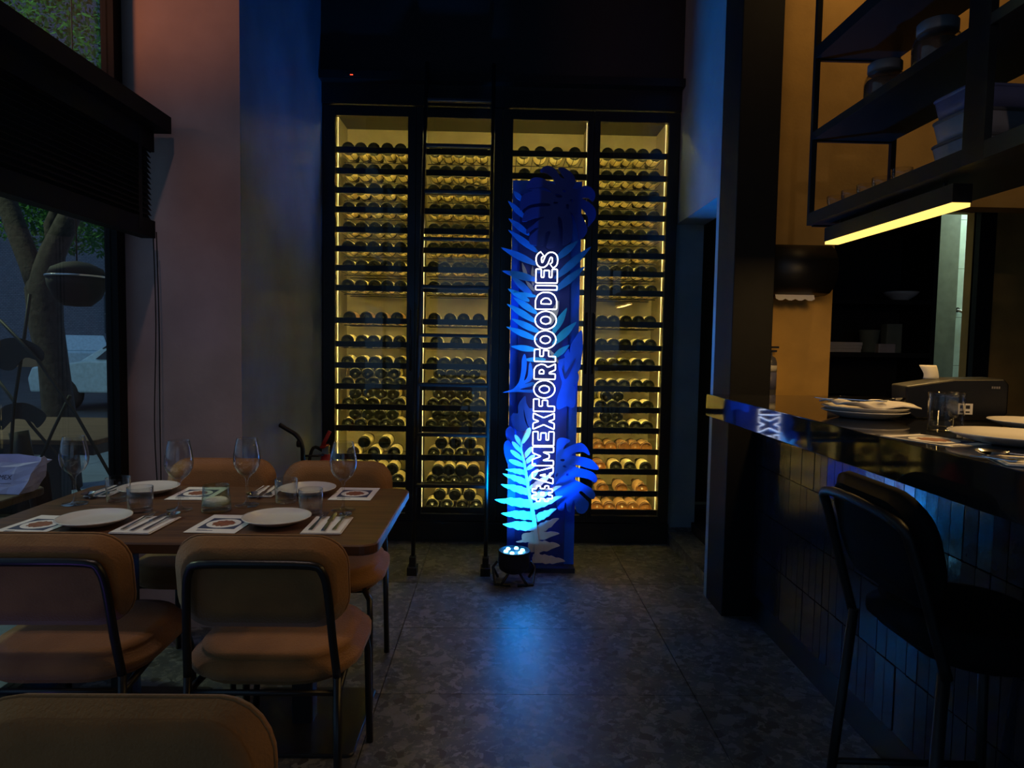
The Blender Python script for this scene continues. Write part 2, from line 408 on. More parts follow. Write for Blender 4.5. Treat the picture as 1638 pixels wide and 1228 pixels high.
# ================================================================== WINE CABINET
cab = thing('wine_cabinet', 'tall black glass-fronted wine cabinet with four yellow-lit bays', 'wine cabinet', (0, 0, 0))
BAYS = [(-1.087, -.604), (-.509, -.061), (.072, .572), (.643, 1.104)]
ZL = [2.601, 2.464, 2.338, 2.212, 2.081, 1.954, 1.827, 1.695, 1.479, 1.321, 1.179, 1.036, .897, .753, .558, .37, .198]
ZR = [2.603, 2.456, 2.323, 2.194, 2.066, 1.943, 1.822, 1.693, 1.484, 1.325, 1.19, 1.046, .902, .761, .616, .478, .327, .197]
MB().box(-1.155, 1.165, 5.06, 5.10, .14, 2.9).build('back_panel', 'cabinet_back', cab)
MB().box(-1.163, 1.172, 4.53, 5.10, 0, .135).build('plinth', 'cabinet_black', cab)
MB().box(-1.163, 1.172, 4.52, 5.10, 2.87, 3.0).build('top_panel', 'cabinet_black', cab)
MB().box(-1.163, 1.172, 4.44, 5.10, 3.0, 3.05).build('cornice', 'cabinet_black', cab)
MB().box(-1.163, 1.172, 4.50, 5.10, 3.05, 3.94).build('fascia', 'dark_wall', cab)
MB().box(-1.155, 1.165, 4.6, 5.06, .14, .165).build('bottom_panel', 'cabinet_black', cab)
disp_ = MB().box(-1.0, -.90, 4.432, 4.441, 3.008, 3.03).build('thermostat', 'black_satin', cab)
for k, x in enumerate((-.962, -.955, -.949)):
    MB().box(x, x+.004, 4.430, 4.433, 3.015, 3.021).build('indicator', 'red_led', disp_)
edges = [-1.163] + [v for b_ in BAYS for v in b_] + [1.172]
for i in range(0, 10, 2):
    x0, x1 = edges[i], edges[i+1]
    MB().box(x0 if i == 0 else x0+.03, x1 if i == 8 else x1-.03, 4.577, 5.06, .165, 2.87).build('divider', 'cabinet_back', cab)
for bi, (x0, x1) in enumerate(BAYS):
    zs = ZL if bi < 2 else ZR
    lo = edges[bi*2]; hi = edges[bi*2+3]
    dx0 = (edges[bi*2]+x0)/2+.002 if bi else lo+.004
    dx1 = (x1+edges[bi*2+3])/2-.002 if bi < 3 else hi-.004
    d = MB().box(dx0, x0+.004, 4.535, 4.575, .14, 2.865).box(x1-.004, dx1, 4.535, 4.575, .14, 2.865).box(x0+.004, x1-.004, 4.535, 4.575, .14, .185).box(x0+.004, x1-.004, 4.535, 4.575, 2.80, 2.865).build('door', 'cabinet_black', cab)
    MB().box(x0+.004, x1-.004, 4.553, 4.559, .185, 2.80).build('pane', 'pane', d)
    hx = dx1-.022 if bi % 2 == 0 else dx0+.022
    MB().tube([(hx, 4.535, 1.15), (hx, 4.51, 1.15), (hx, 4.51, 1.55), (hx, 4.535, 1.55)], .006, 6).build('handle', 'black_metal', d)
    for sx in (x0-.001, x1-.002):
        MB().box(sx, sx+.003, 4.640, 4.644, .18, 2.86).build('led_strip', 'led_line', cab)
    ledm = MB().box(x0-.015, x1+.015, 4.6182, 4.6212, -.016, -.010).mesh('rail_light', 'led_yellow')
    rail = MB().box(x0-.022, x1+.022, 4.600, 4.618, -.021, .017).mesh('shelf_rail', 'cabinet_black')
    rk = MB(); nw = 9
    for k in range(nw):
        x = x0+.03+(x1-x0-.06)*k/(nw-1); rk.tube([(x, 4.618, -.026), (x, 5.055, -.026)], .0022, 4)
    rk.tube([(x0+.002, 5.02, -.03), (x1-.002, 5.02, -.03)], .003, 4).tube([(x0+.002, 4.82, -.03), (x1-.002, 4.82, -.03)], .003, 4)
    rkm = rk.mesh('wire_rack', 'black_metal')
    link('rail_light', ledm, cab, (0, .012, 2.850))
    for z in zs:
        link('shelf_rail', rail, cab, (0, 0, z)); link('wire_rack', rkm, cab, (0, 0, z)); link('rail_light', ledm, cab, (0, 0, z))
# bottles
def bottle_meshes(gm, lm, key):
    prof = [(0, .012), (.024, .004), (.037, 0), (.0415, .004), (.043, .012), (.043, .185), (.036, .205), (.024, .225), (.0155, .245), (.0145, .30), (.0165, .302), (.0165, .31), (.0, .312)]
    body = MB().lathe(prof, 14, axis='y').mesh('wine_bottle_'+key, gm)
    lab = MB(); n = 14
    lab.lathe([(.0437, .022), (.0437, .15)], n, axis='y'); lab.f = lab.f[:n]; lab.mi = lab.mi[:n]; lab.smooth = lab.smooth[:n]
    return body, lab.mesh('label_'+key, lm)
BM = {'dark': bottle_meshes('bottle_dark', 'bottle_label', 'dark'), 'amber': bottle_meshes('bottle_amber', 'bottle_label_pink', 'amber'), 'rose': bottle_meshes('bottle_dark', 'bottle_label_pink', 'rose')}
CAPS = MB().lathe([(.0170, .245), (.0165, .30), (.018, .302), (.018, .314), (0, .315)], 10, axis='y').mesh('capsule', 'foil_red')
bayname = ['leftmost', 'second', 'third', 'rightmost']
def bottle(kind, x, y, z, label, spin):
    o = link('wine_bottle', BM[kind][0], None, (x, y, z), (0, spin, 0))
    tag(o, label, 'wine bottle', 'bottles in the wine cabinet')
    link('label', BM[kind][1], o)
for bi, (x0, x1) in enumerate(BAYS):
    zs = ZL if bi < 2 else ZR
    for ri, z in enumerate(zs):
        if bi == 2 and ri > 4: continue          # hidden behind the tall sign
        n = {0: 5, 1: 5, 2: 4, 3: 5}[bi]
        if bi < 2 and ri == 14: n = 3+bi
        if bi == 1 and ri == 16: n = 4
        if bi == 0 and ri == 8: n = 4
        if bi == 1 and ri in (8,): n = 4
        if bi == 1 and ri == 9: n = 3
        if bi == 3 and ri in (15,): n = 4
        if bi == 3 and ri in (16,): n = 3
        w = x1-x0-.05; xs = []
        for k in range(n):
            x = x0+.025+w*(k+.5)/n + random.uniform(-.006, .006); xs.append(x)
            kind = 'dark'
            if bi == 3 and ri in (14, 16, 17): kind = 'amber'
            if bi == 3 and ri == 15 and k == 0: kind = 'amber'
            if bi == 0 and ri == 8: kind = 'rose'
            col = 'amber' if kind == 'amber' else 'dark'
            bottle(kind, x, 4.634+random.uniform(0, .012), z+.019, f'{col} wine bottle, {ordn(ri)} rack from top, {bayname[bi]} cabinet bay, {ordn(k)} from left', random.uniform(0, 6))
        if (bi < 2 and ri in (11, 12, 13, 14, 15, 16)) or (bi == 3 and ri in (12, 13)):   # a second layer nests between
            for k in range(n-1):
                if bi == 0 and ri == 16 or bi == 3 and k > 1: continue
                bottle('dark', (xs[k]+xs[k+1])/2, 4.66+random.uniform(0, .02), z+.019+.068, f'dark wine bottle nesting on top, {ordn(ri)} rack from top, {bayname[bi]} bay, {ordn(k)} from left', random.uniform(0, 6))

# ================================================================== LADDER
ld = thing('ladder', 'slim black ladder leaning against the wine cabinet', 'ladder', (-.265, 3.88, 0))
def ladder_y(z): return .01 + .525*z/3.02
for s in (-1, 1):
    r_ = MB().tube([(s*.211, ladder_y(.0)+.0, .01), (s*.211, ladder_y(3.02), 3.10)], .0125, 8).build('rail', 'black_metal', ld)
    MB().box(s*.211-.028, s*.211+.028, -.035, .05, 0, .045).box(s*.211-.018, s*.211+.018, -.015, .035, .045, .10).build('foot', 'rubber', r_)
for k in range(9):
    z = .50+k*.295
    MB().rbox(-.205, .205, ladder_y(z)-.022, ladder_y(z)+.022, z-.012, z+.008, .004, 2, 'x').build('rung', 'black_metal', ld)

# ================================================================== SIGN TOTEM
sg = thing('sign_totem', 'tall blue leafy totem sign with white neon hashtag lettering reading upwards', 'sign', (.27, 3.99, 0))
def loc_(px, py, Y):
    p = at(px, py, Y=Y); return (p.x-.27, p.z)
MB().box(-.2, .2, .0, .03, .03, 2.28).build('back_panel', 'sign_blue', sg)
MB().box(-.2, .2, -.075, .16, 0, .028).build('base_plate', 'sign_base', sg)
MB().box(-.155, .14, -.012, -.002, .03, 2.2).build('dark_print', 'sign_navy', sg)
def crop(pts, ox, oy, k): return [(ox+x*k, oy+y*k) for x, y in pts]
def leaf(name, pts, Y, m, holes=(), per=4, thick=.006):
    L = [spline([loc_(x, y, Y) for x, y in pts], per)] + [spline([loc_(x, y, Y) for x, y in h], 4) for h in holes]
    return flat(name, L, thick, m, sg, (0, Y-3.99, 0))
K7 = (790, 250, .1873)
mon = [(525, 242), (500, 185), (455, 147), (395, 130), (420, 95), (460, 80), (505, 95), (540, 130), (568, 178), (605, 190), (578, 150), (548, 106), (580, 95), (625, 112), (672, 152), (695, 198), (690, 240), (674, 275), (735, 270), (770, 252), (815, 258), (850, 290), (866, 335), (845, 388), (815, 363), (785, 355), (750, 360), (805, 388), (852, 430), (873, 480), (865, 530), (832, 575), (800, 602), (806, 540), (788, 490), (740, 442), (745, 490), (772, 545), (795, 605), (796, 640), (775, 682), (745, 706), (720, 705), (715, 650), (700, 570), (675, 500), (652, 480), (668, 540), (672, 625), (664, 700), (643, 742), (590, 760), (584, 715), (588, 600), (577, 545), (553, 515), (545, 560), (556, 640), (550, 715), (520, 772), (482, 786), (448, 782), (458, 735), (470, 690), (480, 650), (465, 634), (442, 660), (428, 738), (408, 764), (330, 758), (303, 735), (302, 690), (335, 655), (378, 615), (340, 620), (285, 662), (278, 630), (330, 590), (382, 545), (432, 518), (360, 528), (250, 560), (246, 520), (280, 460), (350, 435), (472, 424), (468, 404), (380, 400), (290, 424), (228, 466), (224, 420), (235, 350), (268, 318), (330, 296), (290, 284), (350, 272), (480, 308), (490, 300), (420, 262), (286, 284), (290, 238), (312, 200), (352, 180), (420, 190), (462, 216)]
holes = [[(522, 322), (560, 325), (585, 345), (560, 355), (530, 345)], [(585, 288), (610, 290), (612, 308), (592, 304)], [(650, 368), (672, 372), (668, 390), (652, 385)], [(620, 412), (640, 415), (636, 448), (618, 440)], [(512, 392), (545, 392), (540, 405), (512, 404)]]
leaf('monstera_leaf', crop(mon, *K7), 3.90, 'sign_navy', [crop(h, *K7) for h in holes], 3, .008)
def blade(tip, base, w, Y, m='sign_blue_mid', k=K7, name='palm_leaflet', j=0):
    a = Vector((k[0]+tip[0]*k[2], k[1]+tip[1]*k[2])); b_ = Vector((k[0]+base[0]*k[2], k[1]+base[1]*k[2]))
    d = b_-a; n = Vector((-d.y, d.x)).normalized()*w*k[2]
    prof = [(0, 0), (.18, .5), (.4, .92), (.6, 1), (.8, .8), (1, .35)]
    pts = [a+d*t+n*h for t, h in prof]+[a+d*t-n*h for t, h in prof[::-1][:-1]]
    return leaf(name, [(p.x, p.y) for p in pts], Y+j*.0, m, (), 2, .005)
K8 = (790, 470, .1873)
for i, (t, b_, w) in enumerate([((120, 380), (270, 530), 24), ((125, 530), (300, 670), 26), ((122, 628), (370, 815), 28), ((60, 778), (365, 925), 30), ((70, 978), (365, 1055), 32), ((150, 1025), (325, 1185), 30), ((165, 295), (245, 380), 22)]):
    blade(t, b_, w, 3.952-.0015*i, 'sign_blue_mid')
for i, (t, b_, w) in enumerate([((832, 770), (525, 1040), 34), ((778, 940), (525, 1145), 32), ((720, 720), (530, 880), 30)]):
    blade(t, b_, w, 3.95-.0015*i, 'sign_blue_mid')
for i, (t, b_) in enumerate([((240, 905), (285, 1050)), ((330, 930), (335, 1100)), ((270, 1060), (345, 1150))]):
    blade(t, b_, 16, 3.967-.001*i, 'sign_grey')
for i, (t, b_, w) in enumerate([((165, 30), (365, 165), 28), ((110, 85), (360, 240), 28), ((148, 210), (385, 325), 28), ((105, 280), (365, 388), 27), ((142, 447), (360, 478), 26), ((245, 562), (440, 560), 20), ((118, -45), (300, 60), 26), ((170, -10), (360, 20), 18)]):
    blade(t, b_, w, 3.938-.0015*i, 'sign_blue_light', K8)
for i, (t, b_, w) in enumerate([((625, 118), (505, 335), 30), ((706, 238), (505, 430), 33), ((645, 435), (505, 545), 26)]):
    blade(t, b_, w, 3.936-.0015*i, 'sign_blue_light', K8)
for i, (t, b_) in enumerate([((555, 55), (480, 260)), ((470, 470), (548, 585))]):
    blade(t, b_, 16 if i else 30, 3.945-.001*i, 'sign_grey', K8, 'leaf_stem')
leaf('fern_leaf', crop([(75, 842), (160, 812), (215, 745), (235, 640), (240, 560), (262, 512), (280, 570), (275, 660), (258, 738), (288, 700), (300, 600), (318, 590), (334, 680), (318, 738), (262, 768), (335, 752), (340, 780), (220, 815), (340, 818), (330, 842), (180, 836)], *K8), 3.93, 'sign_blue_mid')
leaf('lobed_leaf', crop([(180, 1150), (150, 1090), (145, 1050), (165, 1018), (205, 1018), (205, 960), (225, 915), (268, 870), (278, 930), (305, 975), (340, 985), (340, 1150), (290, 1120), (255, 985), (265, 1080), (290, 1150), (235, 1170)], *K8), 3.948, 'sign_blue')
leaf('round_leaf', [(809, 688), (817, 682), (824, 695), (824, 712), (816, 708), (810, 700)], 3.95, 'sign_blue')
leaf('round_leaf', [(806, 712), (812, 704), (820, 715), (822, 735), (815, 745), (808, 730)], 3.944, 'sign_blue')
leaf('banana_leaf', crop([(545, 585), (560, 560), (605, 545), (600, 520), (635, 470), (650, 500), (655, 440), (700, 365), (748, 310), (758, 400), (752, 520), (735, 640), (690, 690), (722, 680), (718, 750), (650, 800), (692, 795), (690, 960), (620, 960), (545, 985), (540, 900), (580, 770), (565, 700)], *K8), 3.945, 'sign_blue')
leaf('banana_leaf', crop([(600, 700), (640, 640), (700, 550), (640, 690), (605, 725), (580, 640), (592, 650)], *K8), 3.941, 'sign_navy')
K9 = (790, 680, .2036)
mon2 = [(500, 112), (550, 98), (602, 122), (565, 150), (545, 188), (600, 162), (650, 142), (692, 140), (733, 178), (752, 235), (700, 210), (640, 213), (612, 240), (680, 246), (760, 266), (800, 300), (823, 332), (812, 350), (740, 338), (650, 310), (636, 325), (760, 360), (806, 400), (811, 430), (790, 450), (740, 420), (640, 404), (632, 425), (700, 458), (770, 500), (796, 545), (780, 580), (740, 560), (690, 517), (670, 530), (720, 580), (746, 612), (735, 660), (702, 692), (660, 686), (640, 650), (628, 585), (610, 640), (600, 682), (575, 665), (562, 600), (545, 668), (500, 655), (488, 560), (468, 480), (480, 350), (490, 200)]
leaf('monstera_leaf', crop(mon2, *K9), 3.915, 'sign_blue', [crop(h, *K9) for h in [[(522, 268), (550, 264), (556, 278), (530, 282)], [(545, 315), (572, 318), (568, 332), (545, 326)], [(570, 380), (588, 378), (588, 396), (572, 396)], [(490, 380), (506, 376), (500, 400), (484, 396)]]], 3, .007)
# fern of pale boards right above the floor spot
st = spline([(338, 1080), (334, 900), (312, 720), (275, 520), (240, 300), (215, 170), (250, 60)], 5, False)
pts_l = []; pts_r = []
for i, p in enumerate(st):
    w = 16*(1-i/len(st))+4; q = st[min(i+1, len(st)-1)]-st[max(i-1, 0)]; nn = Vector((-q.y, q.x)).normalized()*w
    pts_l.append(p+nn); pts_r.append(p-nn)
leaf('fern_stem', crop([(p.x, p.y) for p in pts_l+pts_r[::-1]], *K9), 3.868, 'sign_white', (), 1, .006)
def frond(tip, base, w, Y, jag=True):
    a, b_ = Vector(tip), Vector(base); d = b_-a; n = Vector((-d.y, d.x)).normalized()*w
    if jag:
        up = [(0, 0), (.12, .42), (.25, .62), (.33, .55), (.48, .95), (.55, .8), (.72, 1.05), (.78, .85), (.92, .9), (1, .55)]
        dn = [(1, -.55), (.9, -.9), (.76, -.8), (.66, -1.0), (.52, -.75), (.42, -.85), (.28, -.5), (.12, -.22)]
    else:
        up = [(0, 0), (.05, .4), (.2, .8), (.5, 1), (.8, .7), (1, .35)]; dn = [(1, -.35), (.8, -.7), (.5, -1), (.2, -.8), (.05, -.4)]
    leaf('fern_leaflet', crop([tuple(a+d*t+n*h) for t, h in up+dn], *K9), Y, 'sign_white', (), 2, .006)
FL = [((285, 18), (225, 140), 24, 0), ((165, 75), (222, 165), 17, 0), ((143, 128), (228, 222), 18, 0), ((130, 195), (228, 272), 19, 0), ((118, 272), (245, 322), 20, 0), ((92, 345), (258, 372), 22, 1), ((68, 378), (275, 455), 26, 1), ((55, 462), (285, 528), 30, 1), ((6, 582), (300, 618), 36, 1), ((58, 690), (318, 712), 36, 1), ((68, 775), (325, 798), 38, 1),
      ((300, 168), (225, 270), 18, 0), ((322, 232), (238, 305), 18, 0), ((330, 300), (250, 350), 18, 0), ((350, 345), (262, 440), 20, 0), ((470, 375), (290, 500), 26, 1), ((535, 475), (300, 572), 28, 1), ((542, 556), (308, 640), 30, 1), ((492, 655), (320, 740), 32, 1), ((512, 732), (330, 830), 36, 1), ((516, 850), (222, 885), 40, 1), ((172, 915), (330, 895), 16, 1), ((520, 945), (270, 955), 48, 1), ((560, 1068), (330, 1045), 36, 1), ((300, 1085), (345, 1000), 26, 1)]
for i, (t, b_, w, jg) in enumerate(FL): frond(t, b_, w, 3.875-.0007*(i % 9), jg)
# neon letters
H_, T_ = .120, .0065
def ell(cx, cy, a, b_, n=28): return [(cx+a*math.cos(2*PI*k/n), cy+b_*math.sin(2*PI*k/n)) for k in range(n)]
def stroke(cl, t):
    P = spline([Vector(p) for p in cl], 4, False); L = []; R = []
    for i, p in enumerate(P):
        q = (P[min(i+1, len(P)-1)]-P[max(i-1, 0)]).normalized(); n = Vector((-q.y, q.x))*t; L.append(p+n); R.append(p-n)
    return [tuple(p) for p in L+R[::-1]]
rp = lambda p, r=.05: [tuple(q) for q in round_poly(p, r, 3)]
LET = {
 '#': (.90, [rp([(.06, .2), (.2, .2), (.2, .02), (.38, .02), (.38, .2), (.52, .2), (.52, .02), (.70, .02), (.70, .2), (.86, .2), (.86, .38), (.72, .38), (.72, .6), (.86, .6), (.86, .78), (.70, .78), (.70, .98), (.52, .98), (.52, .78), (.38, .78), (.38, .98), (.2, .98), (.2, .78), (.06, .78), (.06, .6), (.2, .6), (.2, .38), (.06, .38)]), rp([(.39, .42), (.52, .42), (.52, .57), (.39, .57)], .03)]),
 'A': (.88, [rp([(0, 0), (.28, 0), (.33, .17), (.55, .17), (.60, 0), (.88, 0), (.58, 1), (.30, 1)]), rp([(.38, .38), (.50, .38), (.44, .62)], .02)]),
 'M': (.93, [rp([(0, 0), (.26, 0), (.26, .5), (.38, .2), (.55, .2), (.67, .5), (.67, 0), (.93, 0), (.93, 1), (.63, 1), (.465, .6), (.30, 1), (0, 1)])]),
 'E': (.72, [rp([(0, 0), (.70, 0), (.70, .25), (.28, .25), (.28, .375), (.64, .375), (.64, .625), (.28, .625), (.28, .75), (.70, .75), (.70, 1), (0, 1)])]),
 'X': (.80, [rp([(0, 0), (.3, 0), (.4, .27), (.5, 0), (.8, 0), (.57, .5), (.8, 1), (.5, 1), (.4, .73), (.3, 1), (0, 1), (.23, .5)])]),
 'F': (.66, [rp([(0, 0), (.28, 0), (.28, .33), (.6, .33), (.6, .58), (.28, .58), (.28, .74), (.66, .74), (.66, 1), (0, 1)])]),
 'O': (.90, [ell(.45, .5, .45, .5), ell(.45, .5, .19, .24, 18)]),
 'R': (.78, [rp([(0, 0), (.27, 0), (.27, .28), (.34, .28), (.47, 0), (.78, 0), (.6, .36), (.73, .5), (.75, .7), (.66, .9), (.48, 1), (0, 1)]), rp([(.27, .54), (.42, .54), (.49, .64), (.42, .75), (.27, .75)], .03)]),
 'D': (.82, [rp([(0, 0), (.42, 0), (.68, .1), (.82, .3), (.82, .7), (.68, .9), (.42, 1), (0, 1)], .09), rp([(.26, .26), (.4, .26), (.54, .4), (.54, .6), (.4, .74), (.26, .74)], .05)]),
 'I': (.27, [rp([(0, 0), (.27, 0), (.27, 1), (0, 1)])]),
 'S': (.80, [stroke([(.70, .72), (.58, .85), (.40, .88), (.20, .83), (.135, .70), (.23, .58), (.41, .51), (.59, .43), (.665, .29), (.57, .15), (.38, .12), (.2, .155), (.09, .28)], .125)]),
}
ZS = [(804, 775), (774, 746), (745, 714), (713, 689), (687, 660), (658.4, 637.5), (637, 607.8), (606.7, 581), (578.6, 558), (558, 528), (527, 497), (495, 467), (464, 456), (453, 429), (428.7, 402)]
for ch, (ya, yb) in zip('#AMEXFORFOODIES', ZS):
    z0, z1 = at(868, ya, Y=3.84).z, at(868, yb, Y=3.84).z; w, loops = LET[ch]; k = (z1-z0-.004)/w
    x0 = at(866, 804, Y=3.84).x-.27+.064
    flat('letter', [[(x0-y*H_, z0+.002+x*k) for x, y in lp] for lp in loops], T_, 'neon', sg, (0, 3.84-3.99, 0), tubes=True)
for z in (.5, 1.1, 1.75):
    MB().box(-.07, .05, -.142, 0, z-.004, z+.004).build('letter_bracket', 'clear_acrylic', sg)

# ================================================================== FLOOR SPOT (LED can)
pr = thing('stage_light', 'round black LED floor spot glowing cyan at the foot of the sign', 'stage light', (.108, 3.76, 0))
cz = MB().lathe([(0, .062), (.06, .064), (.082, .08), (.088, .11), (.088, .176), (.091, .179), (.091, .184), (.083, .184), (.081, .177), (0, .176)], 32).build('housing', 'black_satin', pr)
for k in range(6):
    a = k*PI/3+.25
    MB().lathe([(.0125, 0), (.0125, .005), (.009, .010), (0, .012)], 14, (.048*math.cos(a), .048*math.sin(a), .1765)).build('lens', 'led_cyan', pr)
for s in (-1, 1):
    MB().tube([(s*.092, 0, .12), (s*.118, 0, .085), (s*.105, -.06, .008), (s*.02, -.075, .008)], .008, 6).tube([(s*.118, 0, .085), (s*.09, .07, .008)], .008, 6).build('leg', 'black_metal', pr)
for s in (-1, 1):
    MB().tube([(s*.03, -.05, .07), (s*.075, -.085, .008)], .008, 6).build('brace', 'black_metal', pr)
lamp('stage_light_beam', 'SPOT', (.108, 3.76, .205), 125, (0, .29, 1), .045, (.36, 4.0, 1.9), spot_size=math.radians(98), spot_blend=.5)
lamp('header_fill_beam', 'SPOT', (.108, 3.76, .205), 60, (0, .22, 1), .045, (1.17, 4.0, 2.9), spot_size=math.radians(36), spot_blend=.8)  # extra beam added at the can to colour the header blue
lamp('stage_light_core', 'SPOT', (.108, 3.76, .205), 175, (0, .29, 1), .045, (.27, 3.99, 1.5), spot_size=math.radians(46), spot_blend=.7)

# ================================================================== DINING TABLE
def rrect(hw, hh, r, seg=5):
    pts = []
    for cx, cy, a in ((hw-r, hh-r, 0), (-hw+r, hh-r, PI/2), (-hw+r, -hh+r, PI), (hw-r, -hh+r, 1.5*PI)):
        for k in range(seg+1):
            t = a+k*PI/2/seg; pts.append((cx+r*math.cos(t), cy+r*math.sin(t)))
    return pts
tb = thing('dining_table', 'dark walnut four-seat dining table laid for dinner by the window', 'table', (-.972, 2.34, 0))
def slab(b, hw, hh, r, z0, z1, e=.006):
    n = len(b.v); rings = [(hw-e, hh-e, z0), (hw, hh, z0+e), (hw, hh, z1-e), (hw-e, hh-e, z1)]; N = 0
    for a, c, z in rings:
        p = rrect(a, c, r); N = len(p); b.v += [(x, y, z) for x, y in p]
    b.face([n+i for i in range(N)][::-1]); b.face([n+3*N+i for i in range(N)])
    for k in range(3):
        for i in range(N):
            j = (i+1) % N; b.face([n+k*N+i, n+k*N+j, n+(k+1)*N+j, n+(k+1)*N+i])
    return b
slab(MB(), .627, .388, .05, .718, .75, .004).build('tabletop', 'walnut', tb)
for s in (-1, 1):
    MB().rbox(s*.31-.036, s*.31+.036, -.036, .036, .012, .70, .008, 2).build('pedestal', 'black_metal', tb)
    MB().box(s*.31-.25, s*.31+.25, -.03, .03, .698, .718).box(s*.31-.03, s*.31+.03, -.26, .26, .70, .7179).build('top_bracket', 'black_metal', tb)
    slab(MB(), .215, .215, .02, 0, .013, .003).build('base_plate', 'black_metal', tb).location = (s*.31, 0, 0)

# ================================================================== CHAIRS
def cushion(hw, hh, r, t, inset=.03, curve=0, puff=.0, bot=None):
    """rounded pad in the local x/y plane, thickness along z"""
    b = MB(); half = t/2
    rings = [(.55, -half), (.25, -half), (.1, -half*.98), (inset*1.0/ max(hw, .01), -half*.86), (.0, -half*.35), (.0, half*.35), (inset*1.0/max(hw, .01), half*.86), (.1, half+puff*.35), (.25, half+puff*.75), (.55, half+puff)]
    N = 0; base = []
    for f_, z in rings:
        a = hw*(1-f_); c = hh*(1-f_*hw/hh*1.0) if hh > hw*f_ else hh*.1
        c = max(c, hh*.12); rr = max(.01, min(r*(1-f_*.8), a*.98, c*.98))
        p = rrect(a, c, rr, 6); N = len(p); base.append(len(b.v))
        b.v += [(x, y, z+curve*x*x) for x, y in p]
    b.face([base[0]+i for i in range(N)][::-1], True); b.face([base[-1]+i for i in range(N)], True)
    for k in range(len(rings)-1):
        for i in range(N):
            j = (i+1) % N; b.face([base[k]+i, base[k]+j, base[k+1]+j, base[k+1]+i], True)
    return b
def make_chair(m):
    root = thing('dining_chair', 'x', 'chair')
    cushion(.235, .225, .15, .07, .03, 0, .012).build('seat', m, root, (0, .005, .452))
    bk = cushion(.225, .127, .085, .055, .022, .35, .006).build('backrest', m, root, (0, -.212, .703)); bk.rotation_euler = (PI/2+.10, 0, 0)
    bk.rotation_euler = (math.radians(90-7)*1.0, 0, 0); bk.rotation_euler = (-math.radians(90-8), 0, PI*0)
    sm = MB(); pth = [(x, y, .004+.35*x*x) for x, y in rrect(.2255, .1275, .085, 6)]; sm.tube(pth+[pth[0]], .0035, 5, False); sm.build('piping', m, bk)
    u = [(-.198, -.205, .445), (-.19, -.225, .56), (-.182, -.243, .69), (-.17, -.252, .745), (-.14, -.256, .764), (0, -.262, .768), (.14, -.256, .764), (.17, -.252, .745), (.182, -.243, .69), (.19, -.225, .56), (.198, -.205, .445)]
    MB().tube([tuple(p) for p in spline(u, 3, False)], .0115, 8).build('back_frame', 'black_metal', root)
    for s in (-1, 1):
        MB().tube([(s*.198, -.205, .445), (s*.205, -.222, 0)], .0115, 8).build('leg', 'black_metal', root)
        MB().tube([(s*.17, .16, .415), (s*.195, .195, .39), (s*.20, .215, .33), (s*.205, .235, 0)], .0115, 8).build('leg', 'black_metal', root)
        MB().tube([(s*.2, -.205, .40), (s*.17, .16, .41)], .010, 6).build('seat_frame', 'black_metal', root)
    MB().tube([(-.2, -.205, .40), (.2, -.205, .40)], .009, 6).build('stretcher', 'black_metal', root)
    MB().tube([(-.175, .15, .408), (.175, .15, .408)], .009, 6).build('stretcher', 'black_metal', root)
    return root
ch0 = make_chair('velvet')
CH = [(-.615, 1.985, 0, 'rust velvet dining chair at the near side of the table, right one'),
      (-1.19, 1.985, .02, 'rust velvet dining chair at the near side of the table, cut by left edge'),
      (-.66, 2.655, PI+.03, 'rust velvet dining chair across the table, in front of the wine cabinet'),
      (-1.16, 2.685, PI, 'rust velvet dining chair across the table, against the plaster pier'),
      (-.53, .735, PI, 'nearest rust velvet dining chair, only its rounded backrest in frame')]
for i, (x, y, rz, lb) in enumerate(CH):
    c = ch0 if i == 0 else copy_tree(ch0)
    c.location = (x, y, 0); c.rotation_euler = (0, 0, rz); tag(c, lb, 'chair', 'rust velvet dining chairs')

# ================================================================== TABLEWARE
def plate_mesh(r=.108):
    return MB().lathe([(0, .004), (.055, .003), (.06, 0), (.066, .003), (r*.8, .010), (r*.96, .019), (r, .0215), (r*.995, .0235), (r*.95, .0225), (r*.78, .0135), (.062, .0085), (0, .008)], 48).mesh('dinner_plate', 'ceramic')
PM = plate_mesh()
for x, y, lb in ((-1.268, 2.15, 'white plate at the near left setting of the dining table'), (-.706, 2.185, 'white plate at the near right setting of the dining table'), (-1.325, 2.60, 'white plate at the far left setting of the dining table'), (-.728, 2.62, 'white plate at the far right setting of the dining table')):
    tag(link('dinner_plate', PM, None, (x, y, .752)), lb, 'plate', 'white plates on the dining table')
def placemat(x, y, z, rz, lb, sx=.158, sy=.215):
    t = tag(MB().box(-sx/2, sx/2, -sy/2, sy/2, 0, .0008).build('placemat', 'paper'), lb, 'placemat', 'printed paper placemats')
    t.location = (x, y, z); t.rotation_euler = (0, 0, rz)
    pp = MB().box(-.058, .058, -.062, .062, .0008, .0011).build('photo_print', 'paper_navy', t)
    MB().prism([(.052*math.cos(a*PI/16), .052*math.sin(a*PI/16)) for a in range(32)], .0011, .0014).build('plate_print', 'paper', pp)
    MB().prism([((.034+.004*math.sin(a*1.7))*math.cos(a*PI/16), (.034+.004*math.sin(a*2.3))*math.sin(a*PI/16)) for a in range(32)], .0014, .0017).build('food_print', 'paper_red', pp)
    MB().box(-.05, .0, -.085, -.081, .0008, .0011).box(-.05, -.02, -.078, -.0755, .0008, .0011).build('text_line', 'paper_navy', t)
    return t
placemat(-1.425, 2.13, .7515, -.08, 'printed paper placemat under the near left plate edge')
placemat(-.868, 2.165, .7515, -.03, 'printed paper placemat beside the near right plate')
placemat(-1.135, 2.59, .7515, .03, 'printed paper placemat beside the far left plate')
placemat(-.545, 2.615, .7515, 0, 'printed paper placemat beside the far right plate, near table end')
